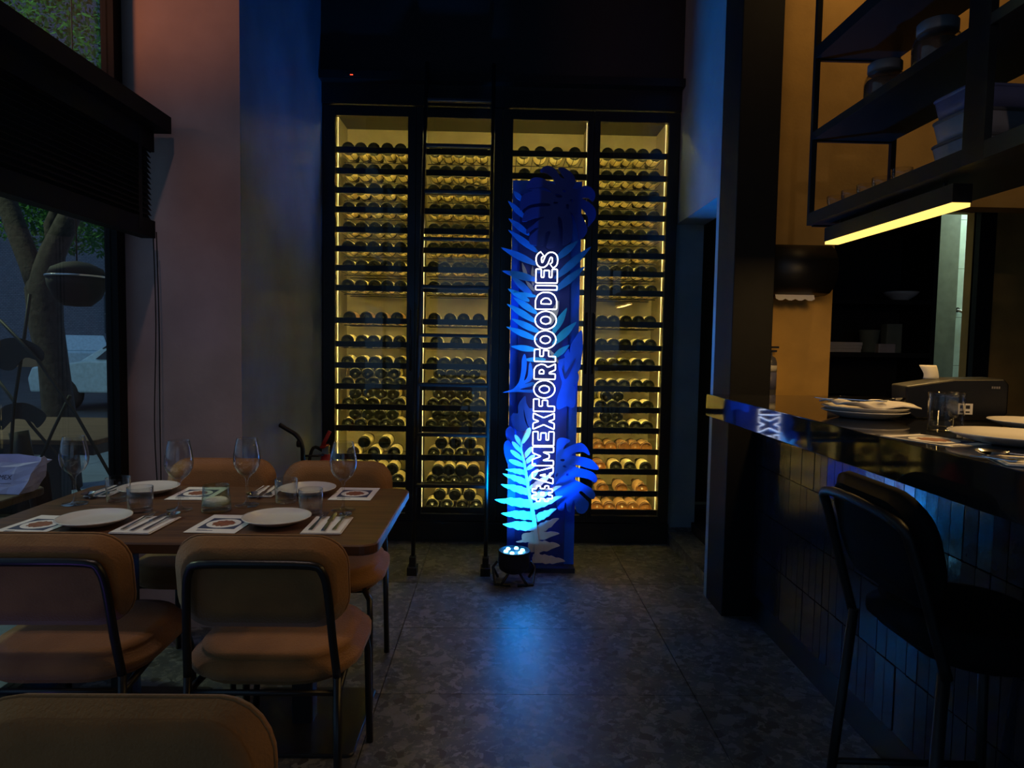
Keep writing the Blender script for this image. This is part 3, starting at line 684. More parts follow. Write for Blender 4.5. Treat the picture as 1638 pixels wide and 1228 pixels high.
def cutlery_mesh(kind):
    b = MB()
    def strip(prof, z0=.0012):   # list of (y, halfwidth, zc)
        n = len(b.v)
        for y, w, z in prof: b.v += [(-w, y, z), (w, y, z), (w, y, z+.0022), (-w, y, z+.0022)]
        for i in range(len(prof)-1):
            for a, c in ((0, 1), (1, 2), (2, 3), (3, 0)): b.face([n+i*4+a, n+i*4+c, n+i*4+4+c, n+i*4+4+a])
        b.face([n, n+3, n+2, n+1]); m = n+4*(len(prof)-1); b.face([m, m+1, m+2, m+3])
    if kind == 'fork':
        strip([(-.10, .0055, .001), (-.09, .0065, .001), (.01, .003, .004), (.035, .0035, .006), (.05, .011, .003), (.06, .012, .002)])
        for k in range(4):
            n = len(b.v); x = -.0098+k*.0065
            b.v += [(x-.0016, .058, .002), (x+.0016, .058, .002), (x+.0016, .058, .004), (x-.0016, .058, .004), (x-.0008, .10, .007), (x+.0008, .10, .007), (x+.0008, .10, .0085), (x-.0008, .10, .0085)]
            for q in ((0, 3, 2, 1), (4, 5, 6, 7), (0, 1, 5, 4), (1, 2, 6, 5), (2, 3, 7, 6), (3, 0, 4, 7)): b.face([n+i for i in q])
    elif kind == 'knife':
        strip([(-.11, .006, .001), (-.10, .007, .001), (0, .0055, .001), (.005, .009, .001), (.08, .0085, .001), (.10, .006, .001), (.112, .001, .001)])
    else:
        strip([(-.10, .0055, .001), (-.09, .0065, .001), (.01, .003, .004), (.04, .0045, .006)])
        n0 = len(b.v); R = 5; N = 14
        for k in range(R):
            t = k/(R-1); s = t
            for i in range(N):
                a = 2*PI*i/N; b.v.append((.021*s*math.cos(a), .068+.031*s*math.sin(a), .001+.009*t*t))
        for k in range(R-1):
            for i in range(N):
                j = (i+1) % N; b.face([n0+k*N+i, n0+k*N+j, n0+(k+1)*N+j, n0+(k+1)*N+i], True)
    return b.mesh(kind, 'steel')
CUT = {k: cutlery_mesh(k) for k in ('fork', 'knife', 'spoon')}
def setting(x, y, z, rz, where, w=.125, l=.20, flip=False, off=.025, gap=.036):
    nap = tag(MB().rbox(-w/2, w/2, -l/2, l/2, 0, .003, .004, 2).box(-w/2+.002, w/2-.004, -l/2+.002, l/2-.003, .003, .005).build('napkin', 'napkin', bevel=.001), 'folded white napkin under cutlery at the '+where, 'napkin', 'folded napkins')
    nap.location = (x, y, z); nap.rotation_euler = (0, 0, rz)
    M = Matrix.Rotation(rz, 3, 'Z')
    for k, nm in enumerate(('fork', 'knife', 'spoon')):
        p = M @ Vector(((k-1)*gap*(-1 if flip else 1), off*(-1 if flip else 1), 0))
        c = link(nm, CUT[nm], None, (x+p.x, y+p.y, z+.0048), (0, 0, rz+(PI if flip else 0)+random.uniform(-.04, .04)))
        tag(c, f'steel {nm} resting on the napkin at the {where}', nm, 'cutlery')
setting(-1.098, 2.135, .7515, -.02, 'near left setting')
setting(-.535, 2.155, .7515, .02, 'near right setting')
setting(-1.478, 2.60, .7515, .05, 'far left setting', .09, .19, True, .02, .028)
setting(-.888, 2.63, .7515, .03, 'far right setting', .09, .19, True, .02, .028)
WGM = MB().lathe([(0, .0), (.040, .0), (.042, .0015), (.040, .003), (.014, .006), (.0055, .014), (.0042, .03), (.0042, .085), (.006, .098), (.016, .108), (.032, .122), (.043, .142), (.0465, .162), (.045, .185), (.040, .212), (.034, .240), (.0333, .2405), (.0326, .240), (.0388, .212), (.0438, .185), (.0453, .162), (.0418, .143), (.031, .1235), (.015, .111), (0, .106)], 36).mesh('wine_glass', 'glassware')
for x, y, lb in ((-1.484, 2.403, 'empty wine glass nearest the window on the dining table'), (-1.09, 2.341, 'empty wine glass beside the near left cutlery'), (-.886, 2.415, 'empty wine glass in the middle, right of the salt jar'), (-.532, 2.359, 'empty wine glass nearest the table end by the cabinet')):
    tag(link('wine_glass', WGM, None, (x, y, .751)), lb, 'wine glass', 'stemmed wine glasses')
TM = MB().lathe([(0, 0), (.036, 0), (.0385, .003), (.0405, .045), (.041, .085), (.0403, .0855), (.0395, .085), (.039, .045), (.037, .012), (0, .010)], 32).mesh('water_tumbler', 'glassware')
for x, y, lb in ((-1.364, 2.46, 'clear water tumbler beside the far left plate'), (-1.208, 2.31, 'clear water tumbler behind the near left plate'), (-.764, 2.47, 'clear water tumbler in front of the far right plate'), (-.632, 2.31, 'clear water tumbler behind the near right plate')):
    tag(link('water_tumbler', TM, None, (x, y, .751)), lb, 'tumbler', 'clear water tumblers')
sj = thing('salt_jar', 'low greenish glass jar holding pale salt mid table', 'jar', (-.962, 2.335, .751))
MB().lathe([(0, 0), (.046, 0), (.049, .004), (.047, .03), (.0425, .088), (.041, .089), (.040, .087), (.0445, .03), (.0455, .022), (0, .02)], 36).build('glass', 'glass_green', sj)
MB().lathe([(0, .022), (.0445, .0225), (.044, .034), (.032, .043), (.015, .045), (0, .047)], 24).build('salt', 'salt', sj)

# ================================================================== BAR
br = thing('bar', 'black bar front clad in narrow glazed upright tiles', 'bar', (1.28, 3.29, 0))
MB().box(.012, .41, -4.2, 0, .0, 1.043).build('carcass', 'grout', br)
bt = MB().rbox(0, .0155, .0015, .0535, .0015, .2135, .003, 1, 'x').mesh('tile', 'tile_glaze')
bt2 = MB().rbox(0, .0155, .0015, .0535, .0015, .0595, .003, 1, 'x').mesh('tile', 'tile_glaze')
for c_ in range(44):
    link('tile', bt2, br, (-.004+random.uniform(-.0012, .0012), -.056-c_*.055, .9825), (0, 0, random.uniform(-.02, .02)))
    for r_ in range(4):
        o = link('tile', bt, br, (-.004+random.uniform(-.0012, .0012), -.056-c_*.055, .766+.005-r_*.2155), (random.uniform(-.004, .004), 0, random.uniform(-.02, .02)))
MB().box(.004, .0119, -4.2, -2.48, .11, 1.043).build('tile_face', 'tile_glaze', br)
MB().box(.002, .0119, -4.2, 0, 0, .122).build('kick_plate', 'black_metal', br)
ct = thing('bar_counter', 'polished black stone counter top along the bar', 'counter', (.91, 2.94, 1.044))
MB().box(0, .78, -4.4, 0, 0, .093).build('slab', 'stone_black', ct, bevel=.002)
CTZ = 1.1375
# stool (faces the bar)
def make_stool():
    root = thing('bar_stool', 'black upholstered bar stool with tall legs facing the bar', 'stool')
    cushion(.20, .175, .12, .06, .03, 0, .012).build('seat', 'velvet_dark', root, (0, .0, .735))
    bk = cushion(.18, .125, .09, .05, .022, .5, .004).build('backrest', 'velvet_dark', root, (0, -.215, .935)); bk.rotation_euler = (-math.radians(76), 0, 0)
    u = [(-.18, -.17, .70), (-.178, -.20, .80), (-.17, -.245, .95), (-.15, -.265, 1.0), (0, -.275, 1.015), (.15, -.265, 1.0), (.17, -.245, .95), (.178, -.20, .80), (.18, -.17, .70)]
    MB().tube([tuple(p) for p in spline(u, 3, False)], .0115, 8).build('back_frame', 'stool_metal', root)
    for s in (-1, 1):
        for q, y in ((-1, -.17), (1, .16)):
            MB().tube([(s*.17, y, .705), (s*.205, y+q*.045, 0)], .012, 8).build('leg', 'stool_metal', root)
    MB().tube([(-.193, .186, .28), (.193, .186, .28)], .010, 6).build('footrest', 'stool_metal', root)
    for s in (-1, 1): MB().tube([(s*.191, -.198, .30), (s*.192, .188, .29)], .009, 6).build('stretcher', 'stool_metal', root)
    return root
s0 = make_stool(); s0.location = (1.06, 1.58, 0); s0.rotation_euler = (0, 0, -PI/2)
s0.location = (1.06, 1.46, 0)
tag(s0, 'black upholstered bar stool facing the tiled bar', 'stool', 'bar stools')
# plates and glass on the counter
pst = []
for k in range(2):
    o = tag(link('dinner_plate', PM, None, (1.112, 2.03, CTZ+k*.012)), ['lower of two stacked white plates on the far bar counter', 'upper of two stacked white plates on the far bar counter'][k], 'plate', 'plates on the bar'); o.scale = (1.12, 1.12, 1)
nb = MB(); nv = 9
for i in range(nv):
    for j in range(nv):
        x = -.11+.22*i/(nv-1); y = -.085+.17*j/(nv-1); nb.v.append((x, y, .006*math.sin(i*1.3)+.005*math.cos(j*1.1+i*.4)+.012+.02*(abs(x)/.11)**3*.3))
for i in range(nv-1):
    for j in range(nv-1): nb.face([i*nv+j, (i+1)*nv+j, (i+1)*nv+j+1, i*nv+j+1], True)
nk = nb.build('napkin', 'napkin', None, (1.12, 2.025, CTZ+.030)); md = nk.modifiers.new('thick', 'SOLIDIFY'); md.thickness = .004
tag(nk, 'crumpled cloth napkin draped over the stacked plates on the bar', 'napkin')
o = link('spoon', CUT['spoon'], None, (1.165, 2.015, CTZ+.05), (0, -.1, -1.2)); tag(o, 'steel spoon lying across the napkin on the bar plates', 'spoon')
o = link('fork', CUT['fork'], None, (1.058, 2.015, CTZ+.05), (0, .05, 1.35)); tag(o, 'steel fork handle sticking out over the bar plates', 'fork')
tl = MB().lathe([(0, 0), (.044, 0), (.046, .003), (.047, .10), (.048, .112), (.0472, .1125), (.0465, .112), (.0455, .10), (.0445, .016), (0, .013)], 36).build('rocks_glass', 'glassware', None, (1.143, 1.704, CTZ))
tl.scale = (.86, .86, .88)
tag(tl, 'clear rocks glass standing on the black bar counter', 'tumbler')
placemat(1.005, 1.535, CTZ, .35, 'printed paper placemat on the bar counter beside the large plate', .13, .175)
o = tag(link('dinner_plate', PM, None, (1.165, 1.50, CTZ)), 'large white plate on the bar counter near the rocks glass', 'plate', 'plates on the bar'); o.scale = (1.2, 1.2, 1)
setting(1.03, 1.22, CTZ, 1.2, 'bar counter edge', .12, .19)
o = tag(link('dinner_plate', PM, None, (1.45, 1.78, CTZ)), 'white plate behind the printer on the bar', 'plate', 'plates on the bar'); o.scale = (1.1, 1.1, 1)
# receipt printer
pt = thing('receipt_printer', 'black receipt printer with white sticker on the bar counter', 'printer', (1.385, 2.04, CTZ), -.25); pt.scale = (.84, .84, .84)
b = MB(); prof = [(-.17, .02), (-.14, .0), (.13, .0), (.15, .03), (.15, .13), (.135, .15), (-.02, .145), (-.175, .115)]
n = len(prof); b.v = [(x, -.07, z) for x, z in prof]+[(x, .10, z) for x, z in prof]
b.face(list(range(n))); b.face(list(range(2*n-1, n-1, -1)))
for i in range(n): b.face([i, i+n, (i+1) % n+n, (i+1) % n])
b.build('body', 'printer_black', pt, bevel=.006)
MB().box(-.005, .04, -.0725, -.071, .022, .06).build('sticker', 'label_white', pt)
for k in range(2): MB().box(.0+.018*k, .013+.018*k, -.0735, -.0725, .042, .054).box(.0+.018*k, .013+.018*k, -.0735, -.0725, .028, .033).build('sticker_mark', 'black_satin', pt)
for k in range(4): MB().box(.095+k*.007, .100+k*.007, -.0725, -.071, .115, .123).build('logo', 'lid_grey', pt)
b = MB(); 
for k in range(8):
    t = k/7; y = .03+.03*t*t; z = .14+.05*t; b.v += [(-.09+.004*math.sin(t*5), y, z), (-.035, y+.004, z)]
for k in range(7): b.face([2*k, 2*k+1, 2*k+3, 2*k+2], True)
rc = b.build('receipt', 'label_white', pt); rc.modifiers.new('thick', 'SOLIDIFY').thickness = .0006
# paper towel dispenser
dp = thing('towel_dispenser', 'black curved paper towel dispenser on the ochre wall', 'dispenser', (1.505, 3.499, 1.74))
b = MB(); prof = []
for k in range(9):
    a = PI/2-k*PI/8; prof.append((-.02-.135*math.cos(a)*1.0, .0+.128*math.sin(a)))
prof = [(.083, .128)]+prof+[(.083, -.128)]
n = len(prof); b.v = [(-.165, y, z) for y, z in prof]+[(.165, y, z) for y, z in prof]
b.face(list(range(n))[::-1]); b.face(list(range(n, 2*n)))
for i in range(n): b.face([i, (i+1) % n, (i+1) % n+n, i+n], 0 < i < n-2)
b.build('cover', 'black_satin', dp)
b = MB(); xs = [-.10+.2*k/12 for k in range(13)]
for k, x in enumerate(xs): b.v += [(x, -.04, -.127), (x, -.05, -.148-.010*abs(math.sin(k*2.1)))]
for k in range(12): b.face([2*k, 2*k+1, 2*k+3, 2*k+2])
b.build('paper_towel', 'paper', dp).modifiers.new('thick', 'SOLIDIFY').thickness = .001
# small extinguisher by the pillar
ex = thing('extinguisher', 'dark slim fire extinguisher beside the pillar at the bar end', 'fire extinguisher', (1.42, 3.535, 1.095))
MB().lathe([(0, 0), (.036, 0), (.038, .006), (.038, .17), (.030, .195), (.014, .205), (.014, .225), (0, .226)], 24).build('cylinder', 'extinguisher_grey', ex)
MB().lathe([(.0386, .03), (.0386, .12)], 24).build('instruction_label', 'plastic_blue', ex)
MB().lathe([(.0386, .125), (.0386, .155)], 24).build('white_label', 'label_white', ex)
MB().box(-.01, .035, -.008, .008, .225, .235).box(-.01, .045, -.008, .008, .245, .255).box(-.012, .004, -.009, .009, .22, .256).build('lever', 'steel', ex)
MB().tube([tuple(p) for p in spline([(-.012, 0, .235), (-.04, -.02, .24), (-.045, -.04, .18), (-.03, -.045, .06)], 4, False)], .006, 6).build('hose', 'rubber', ex)

# ================================================================== HANGING SHELF over the bar
hs = thing('hanging_shelf', 'black steel shelving hung from the ceiling above the bar', 'shelf', (1.345, 3.0, 0))
for x in (0, .37):
    for y0, y1 in ((-.022, 0), (-1.09, -1.0), (-2.2, -2.11)):
        MB().box(x if x == 0 else x-.022, x+.022 if x == 0 else x, y0, y1, 1.88, 3.95).build('post', 'black_metal', hs)
for z0, z1 in ((2.585, 2.635), (2.243, 2.275), (1.88, 1.93)):
    MB().box(.0225, .347, -2.2, -.0005, z0, z1).box(0, .022, -1.0, -.0225, z0, z1).box(0, .022, -2.11, -1.0905, z0, z1).build('shelf_board', 'black_satin', hs)
    MB().box(.022, .348, -.019, -.003, z0-.006, z0-.0001).build('cross_bar', 'black_metal', hs)
def linear_lamp(y0, y1, label):
    t = thing('linear_lamp', label, 'lamp', (1.41, (y0+y1)/2, 1.79)); hl = (y1-y0)/2
    MB().box(-.012, .05, -hl, hl, .012, .07).build('housing', 'black_metal', t)
    MB().box(-.010, .048, -hl+.004, hl-.004, 0, .012).build('diffuser', 'led_warm', t)
    for y in (-hl*.8, hl*.8): MB().box(.012, .022, y-.004, y+.004, .07, .0895).build('hanger', 'black_metal', t)
    a = lamp('linear_lamp_glow', 'AREA', (1.43, (y0+y1)/2, 1.785), 5.5, (1, .60, .20), .05); a.data.shape = 'RECTANGLE'; a.data.size = .05; a.data.size_y = y1-y0-.05
linear_lamp(2.11, 2.94, 'glowing yellow linear lamp under the far half of the hanging shelf')
linear_lamp(.9, 1.76, 'glowing yellow linear lamp under the near half of the hanging shelf')
def jar(loc, s, label, lid=True):
    t = thing('storage_jar', label, 'jar', loc); t.scale = (s, s, s)
    MB().lathe([(0, 0), (.065, 0), (.072, .006), (.074, .11), (.068, .135), (.055, .148), (.055, .17)], 28).build('glass', 'glassware', t)
    MB().lathe([(0, .004), (.066, .006), (.071, .012), (.0725, .105), (.064, .12), (0, .124)], 24).build('contents', 'jar_contents', t)
    MB().lathe([(.0, .15), (.06, .15), (.062, .153), (.062, .182), (.056, .188), (0, .188)], 28).build('lid', 'lid_grey', t)
jar((1.50, 2.71, 2.276), 1.0, 'lidded glass jar of dry goods on the middle shelf, farther one')
jar((1.50, 2.39, 2.276), 1.05, 'lidded dark jar on the middle shelf, nearer one')
jar((1.50, 1.75, 2.637), 1.2, 'lidded jar on the top shelf near the ceiling')
def container(loc, w, d, h, label, m, rz=0):
    t = thing('food_container', label, 'container', loc, rz)
    bb = MB(); n = len(bb.v)
    lo, hi = rrect(w/2*.86, d/2*.86, .025), rrect(w/2*.97, d/2*.97, .03); N = len(lo)
    bb.v = [(x, y, 0) for x, y in lo]+[(x, y, h*.82) for x, y in hi]
    bb.face(list(range(N))[::-1]); bb.face(list(range(N, 2*N)))
    for i in range(N): bb.face([i, (i+1) % N, (i+1) % N+N, i+N], True)
    bb.build('tub', m, t)
    slab(MB(), w/2, d/2, .032, h*.82, h-.001, .004).build('lid', 'lid_grey' if m == 'plastic_frost' else m, t)
for k, (h, m) in enumerate(((.075, 'plastic_frost'), (.075, 'plastic_frost'), (.07, 'plastic_blue'))):
    container((1.52, 2.16, 1.931+sum((.075, .075, .07)[:k])), .24, .19, h, ['bottom frosted container of the stack left of the thick shelf post', 'middle frosted container of the stack left of the thick shelf post', 'top bluish container of the stack left of the thick shelf post'][k], m, .05)
for k in range(3):
    container((1.53, 1.72, 1.931+k*.068), .26, .22, .068, ['bottom pale container of the stack right of the thick shelf post', 'middle pale container of the stack right of the thick shelf post', 'top pale container of the stack right of the thick shelf post'][k], 'plastic_frost', -.04)
CUPM = MB().lathe([(0, 0), (.022, 0), (.025, .004), (.034, .03), (.036, .055), (.035, .0555), (.0335, .054), (.032, .03), (.022, .008), (0, .007)], 20).mesh('glass_cup', 'glassware')
cups = [(1.42, 2.90), (1.425, 2.79), (1.43, 2.68), (1.52, 2.74), (1.43, 2.57), (1.53, 2.60), (1.43, 2.44)]
for i, (x, y) in enumerate(cups):
    tag(link('glass_cup', CUPM, None, (x, y, 1.931)), f'small clear glass cup on the lowest hanging shelf, {ordn(i)} from the far post', 'cup', 'glass cups on the hanging shelf')

# ================================================================== BACK BAR
bb_ = thing('back_bar', 'black open shelving unit behind the bar beside the kitchen doorway', 'shelving', (2.68, 4.85, 0))
MB().box(-.80, .30, .13, .145, 0, 2.5).build('back_board', 'dark_wall', bb_)
for x in (-.80, .27): MB().box(x, x+.03, -.25, .13, 0, 2.5).build('side_board', 'black_satin', bb_)
for z in (.95, 1.32, 1.68, 2.2): MB().box(-.77, .27, -.25, .13, z-.03, z).build('shelf_board', 'black_satin', bb_)
bw = MB().lathe([(0, 0), (.05, 0), (.055, .01), (.10, .04), (.115, .062), (.111, .063), (.095, .045), (.05, .016), (0, .012)], 32).build('serving_bowl', 'ceramic', None, (2.80, 4.72, 1.681)); tag(bw, 'white shallow bowl on the back bar upper shelf', 'bowl')
for k in range(3):
    o = MB().rbox(-.16, .16, -.1, .1, 0, .022, .01, 2).build('folded_cloth', 'napkin', None, (2.33+k*.004, 4.72, 1.321+k*.023)); tag(o, ['bottom', 'middle', 'top'][k]+' folded cloth of the pile on the back bar middle shelf', 'cloth', 'folded cloths on the back bar')
o = MB().lathe([(0, 0), (.045, 0), (.05, .004), (.066, .15), (.07, .155), (.064, .15), (.046, .01), (0, .008)], 24).build('paper_cup', 'kitchen_wall', None, (2.58, 4.70, 1.321)); tag(o, 'grey tapered cup on the back bar middle shelf', 'cup')
o = MB().rbox(-.055, .055, -.04, .04, 0, .20, .008, 2).build('carton', 'kitchen_wall', None, (2.76, 4.74, 1.321)); tag(o, 'upright grey carton on the back bar middle shelf', 'carton')
o = MB().rbox(-.06, .06, -.05, .05, 0, .06, .008, 2).build('small_box', 'plastic_frost', None, (2.66, 4.66, 1.321)); tag(o, 'small labelled box in front of the carton on the back bar', 'box')
o = MB().lathe([(0, 0), (.10, 0), (.12, .01), (.125, .07), (.13, .072), (.122, .07), (.115, .012), (0, .01)], 28).build('steel_pan', 'steel', None, (2.40, 4.70, .951)); tag(o, 'shallow steel pan on the back bar lower shelf', 'pan')
o = MB().lathe([(0, 0), (.035, 0), (.037, .004), (.037, .10), (.035, .101), (.033, .1), (.033, .008), (0, .006)], 24).build('water_tumbler', 'glassware', None, (2.74, 4.66, .951)); tag(o, 'clear tumbler at the end of the back bar lower shelf', 'tumbler')

# ================================================================== WINDOW BLIND
bl = thing('venetian_blind', 'black venetian blind half raised across the left window', 'blind', (-1.53, 3.03, 0))
MB().box(-.065, .095, -2.9, .02, 2.225, 2.295).build('headrail', 'blind_black', bl)
MB().box(.015, .03, -2.9, .0, 2.14, 2.225).build('valance', 'blind_black', bl)
slm = MB().rbox(-.027, .027, -2.88, 0, -.0012, .0012, .0008, 1, 'y').mesh('slat', 'blind_black')
for k in range(16):
    o = link('slat', slm, bl, (0, 0, 2.205-k*.0225), (0, math.radians(58), 0))
MB().box(-.03, .03, -2.88, 0, 1.772, 1.845).build('bottom_rail', 'blind_black', bl)
for y in (-.12, -1.0, -2.0):
    MB().box(-.031, -.029, y-.012, y+.012, 1.8, 2.22).box(.030, .032, y-.012, y+.012, 1.8, 2.22).build('ladder_tape', 'black_matte', bl)
for k, x in enumerate((.02, .034)):
    MB().tube([tuple(p) for p in spline([(x, .0, 1.80), (x+.004, .005, 1.4), (x-.006+.01*k, .0, .95), (x+.006, .0, .62)], 4, False)], .0026, 5).build('cord', 'black_matte', bl)

# ================================================================== THINGS BEHIND THE FAR CHAIRS
tr = thing('trolley', 'black trolley with bent tube handle behind the far chair', 'trolley', (-1.0, 3.65, 0))
hp = [at(447, 679, Y=3.65), at(462, 688, Y=3.65), at(475, 697, Y=3.65), at(483, 712, Y=3.65), at(484.5, 735, Y=3.65)]
hp = [(p.x+1.0, 0, p.z) for p in hp]; xb = hp[-1][0]
MB().tube([tuple(p) for p in spline([Vector(p) for p in hp]+[Vector((xb, 0, .4)), Vector((xb, 0, .1))], 4, False)], .0125, 8).build('handle', 'black_metal', tr)
MB().lathe([(0, -.02), (.018, -.018), (.02, -.004), (.012, 0)], 14, (xb-.012, -.0, .785), 'x').build('knob', 'rubber', tr)
MB().tube([(xb, 0, .72), (xb+.07, .03, .715), (xb+.1, .05, .72)], .006, 6).build('side_rod', 'black_metal', tr)
MB().box(xb-.15, xb+.15, -.12, .16, .085, .11).build('deck', 'black_satin', tr)
for sx in (-.13, .13):
    for sy in (-.1, .14): MB().lathe([(0, -.012), (.04, -.012), (.042, 0), (.04, .012), (0, .012)], 16, (xb+sx, sy, .042), 'x').build('wheel', 'rubber', tr)
fx = thing('extinguisher', 'red fire extinguisher standing by the left wine bay', 'fire extinguisher', (-1.055, 4.2, 0))
MB().lathe([(0, 0), (.07, 0), (.075, .01), (.075, .52), (.062, .575), (.03, .61), (.026, .64), (0, .641)], 28).build('cylinder', 'red_paint', fx)
MB().box(-.02, .02, -.02, .02, .64, .69).build('valve', 'steel', fx)
MB().box(-.015, .015, -.085, .02, .69, .70).build('lever', 'red_paint', fx)
b = MB(); b.tube([(-.02, -.02, .68), (.0, -.03, .72), (.03, -.02, .785)], .013, 6); b.build('carry_handle', 'red_paint', fx)
MB().tube([tuple(p) for p in spline([(-.02, 0, .66), (-.07, -.03, .68), (-.095, -.04, .55), (-.085, -.03, .25)], 4, False)], .01, 6).build('hose', 'rubber', fx)

# ================================================================== OUTSIDE: terrace, street
struct(MB().box(-4.9, -1.74, -6, 9, -.1, -.0).build('ground_terrace', 'paving'))
pv = bpy.data.objects['ground_terrace']
pm = MB().box(.004, .596, .004, .596, 0, .008).mesh('paver', 'paving')
for i in range(5):
    for j in range(11): link('paver', pm, pv, (-4.85+i*.6, 1.8+j*.6, -.004))
struct(MB().box(-60, -5.1, -20, 60, -.3, -.14).box(-5.1, 20, 9.2, 60, -.3, -.14).build('ground_street', 'asphalt'))
struct(MB().box(-5.1, -4.9, -20, 9.2, -.3, .0).box(-4.9, 20, 9.0, 9.2, -.3, 0).build('trim_3', 'paving'))
ll = MB().box(-20, -6, 10.6, 10.75, -.14, -.135).build('lane_line', 'paper'); struct(ll)
ot = thing('terrace_table', 'oak-topped terrace table with black base outside the window', 'table', (-2.85, 4.45, 0))
slab(MB(), .56, .55, .04, .72, .75, .004).build('tabletop', 'wood_oak', ot)
MB().box(-.54, .54, -.53, .53, .66, .7195).build('frame', 'black_metal', ot)
MB().box(-.05, .05, -.05, .05, .02, .66).build('pedestal', 'black_metal', ot)
MB().box(-.3, .3, -.3, .3, .006, .026).build('base_plate', 'black_metal', ot)
ot2 = thing('terrace_table', 'oak-topped terrace table just outside the glass holding a bag', 'table', (-2.31, 2.235, 0))
slab(MB(), .545, .465, .05, .72, .75, .004).build('tabletop', 'wood_oak', ot2)
MB().box(-.05, .05, -.05, .05, .02, .72).build('pedestal', 'black_metal', ot2)
MB().box(-.25, .25, -.25, .25, .006, .026).build('base_plate', 'black_metal', ot2)
# carrier bag
bg_ = thing('carrier_bag', 'crumpled pale lilac paper carrier bag with dark lettering outside the window', 'bag', (-1.90, 2.585, .751))
b = MB(); NX, NZ = 10, 6
for j in range(NZ):
    t = j/(NZ-1)
    for i in range(NX*2):
        a = i/(NX*2); w, d = .135+.03*t, .05-.012*t
        per = a*4
        if per < 1: x, y = -w+2*w*per, -d
        elif per < 2: x, y = w, -d+2*d*(per-1)
        elif per < 3: x, y = w-2*w*(per-2), d
        else: x, y = -w, d-2*d*(per-3)
        b.v.append((x+.006*math.sin(9*t+i), y+.05*t+.006*math.sin(i*1.9+t*6), .118*t+(.012*math.sin(i*1.1+.5) if j == NZ-1 else 0)))
M2 = NX*2
for j in range(NZ-1):
    for i in range(M2): b.face([j*M2+i, j*M2+(i+1) % M2, (j+1)*M2+(i+1) % M2, (j+1)*M2+i])
b.face(list(range(M2))[::-1])
bgo = b.build('body', 'bag_paper', bg_); bgo.modifiers.new('thick', 'SOLIDIFY').thickness = .0015
def text_mesh(name, s, size, m, parent, loc, rot):
    cu = bpy.data.curves.new(name, 'FONT'); cu.body = s; cu.size = size; cu.extrude = .0006; cu.align_x = 'CENTER'
    tmp = bpy.data.objects.new('tmp', cu); COL.objects.link(tmp)
    me = bpy.data.meshes.new_from_object(tmp.evaluated_get(bpy.context.evaluated_depsgraph_get())); bpy.data.objects.remove(tmp)
    me.materials.clear(); me.materials.append(MATS[m]); return link(name, me, parent, loc, rot)
text_mesh('lettering', 'AMEX', .024, 'paper_navy', bg_, (.066, -.043, .055), (math.radians(68), 0, 0))
MB().box(.035, .10, -.0495, -.0485, .040, .0415).build('underline', 'paper_navy', bg_)
tc_ = copy_tree(ch0); tc_.location = (-2.10, 3.06, 0); tc_.rotation_euler = (0, 0, 0); tc_.name = 'terrace_chair'
tag(tc_, 'dark terrace chair outside the glass behind the carrier bag', 'chair')
for c in tc_.children:
    if c.name.startswith(('seat', 'backrest')) and not c.name.startswith('seat_frame'):
        c.data = c.data.copy(); c.data.materials[0] = MATS['black_satin']
        for g in c.children: g.data = g.data.copy(); g.data.materials[0] = MATS['black_satin']
# plant with dark stalks
YP = 3.55
pl = thing('potted_plant', 'dark broad-leaved plant with long stalks outside the window', 'plant', (-2.75, YP, 0))
def lp(px, py, dy=0):
    p = at(px, py, Y=YP+dy); return (p.x+2.75, dy, p.z)
MB().lathe([(0, 0), (.14, 0), (.16, .02), (.2, .36), (.21, .38), (.18, .38), (.17, .34), (0, .34)], 24).build('pot', 'rubber', pl)
for k, path in enumerate([[(0, 512), (60, 575), (120, 660), (178, 762)], [(48, 470), (36, 560), (22, 650), (14, 780)], [(112, 632), (84, 690), (50, 770)], [(-10, 598), (50, 680), (100, 738), (130, 790)], [(30, 690), (38, 730), (40, 800)]]):
    MB().tube([lp(x, y, .03*k) for x, y in path], .009 if k < 4 else .05, 6).build('stalk', 'leaf_dark', pl)
for k, pg in enumerate([[(-8, 548), (20, 540), (48, 548), (66, 562), (62, 578), (36, 572), (15, 592), (-8, 585)], [(-10, 655), (25, 645), (52, 655), (64, 668), (50, 686), (40, 676), (12, 672), (-10, 690)]]):
    L = [spline([(lp(x, y)[0], lp(x, y)[2]) for x, y in pg], 4)]
    flat('leaf', L, .004, 'leaf_dark', pl, (0, .02+.03*k, 0))
# hanging pot
hg = thing('hanging_pot', 'dark rounded hanging pot with pale rim outside the window', 'pot', (-2.43, 4.0, 1.51))
MB().lathe([(0, 0), (.07, .005), (.12, .05), (.15, .12), (.155, .165)], 28).build('bowl', 'rubber', hg)
MB().lathe([(.155, .165), (.162, .168), (.162, .176), (.15, .178)], 28).build('rim', 'steel', hg)
MB().lathe([(.15, .178), (.13, .22), (.07, .25), (0, .262)], 28).build('lid', 'rubber', hg)
MB().tube([(0, 0, .26), (0, 0, 2.35)], .004, 5).build('cord', 'rubber', hg)
bm_ = MB().box(-4.8, -1.74, 3.95, 4.05, 3.86, 3.95).build('terrace_beam', 'black_metal'); tag(bm_, 'dark beam over the terrace carrying the hanging pot', 'beam')
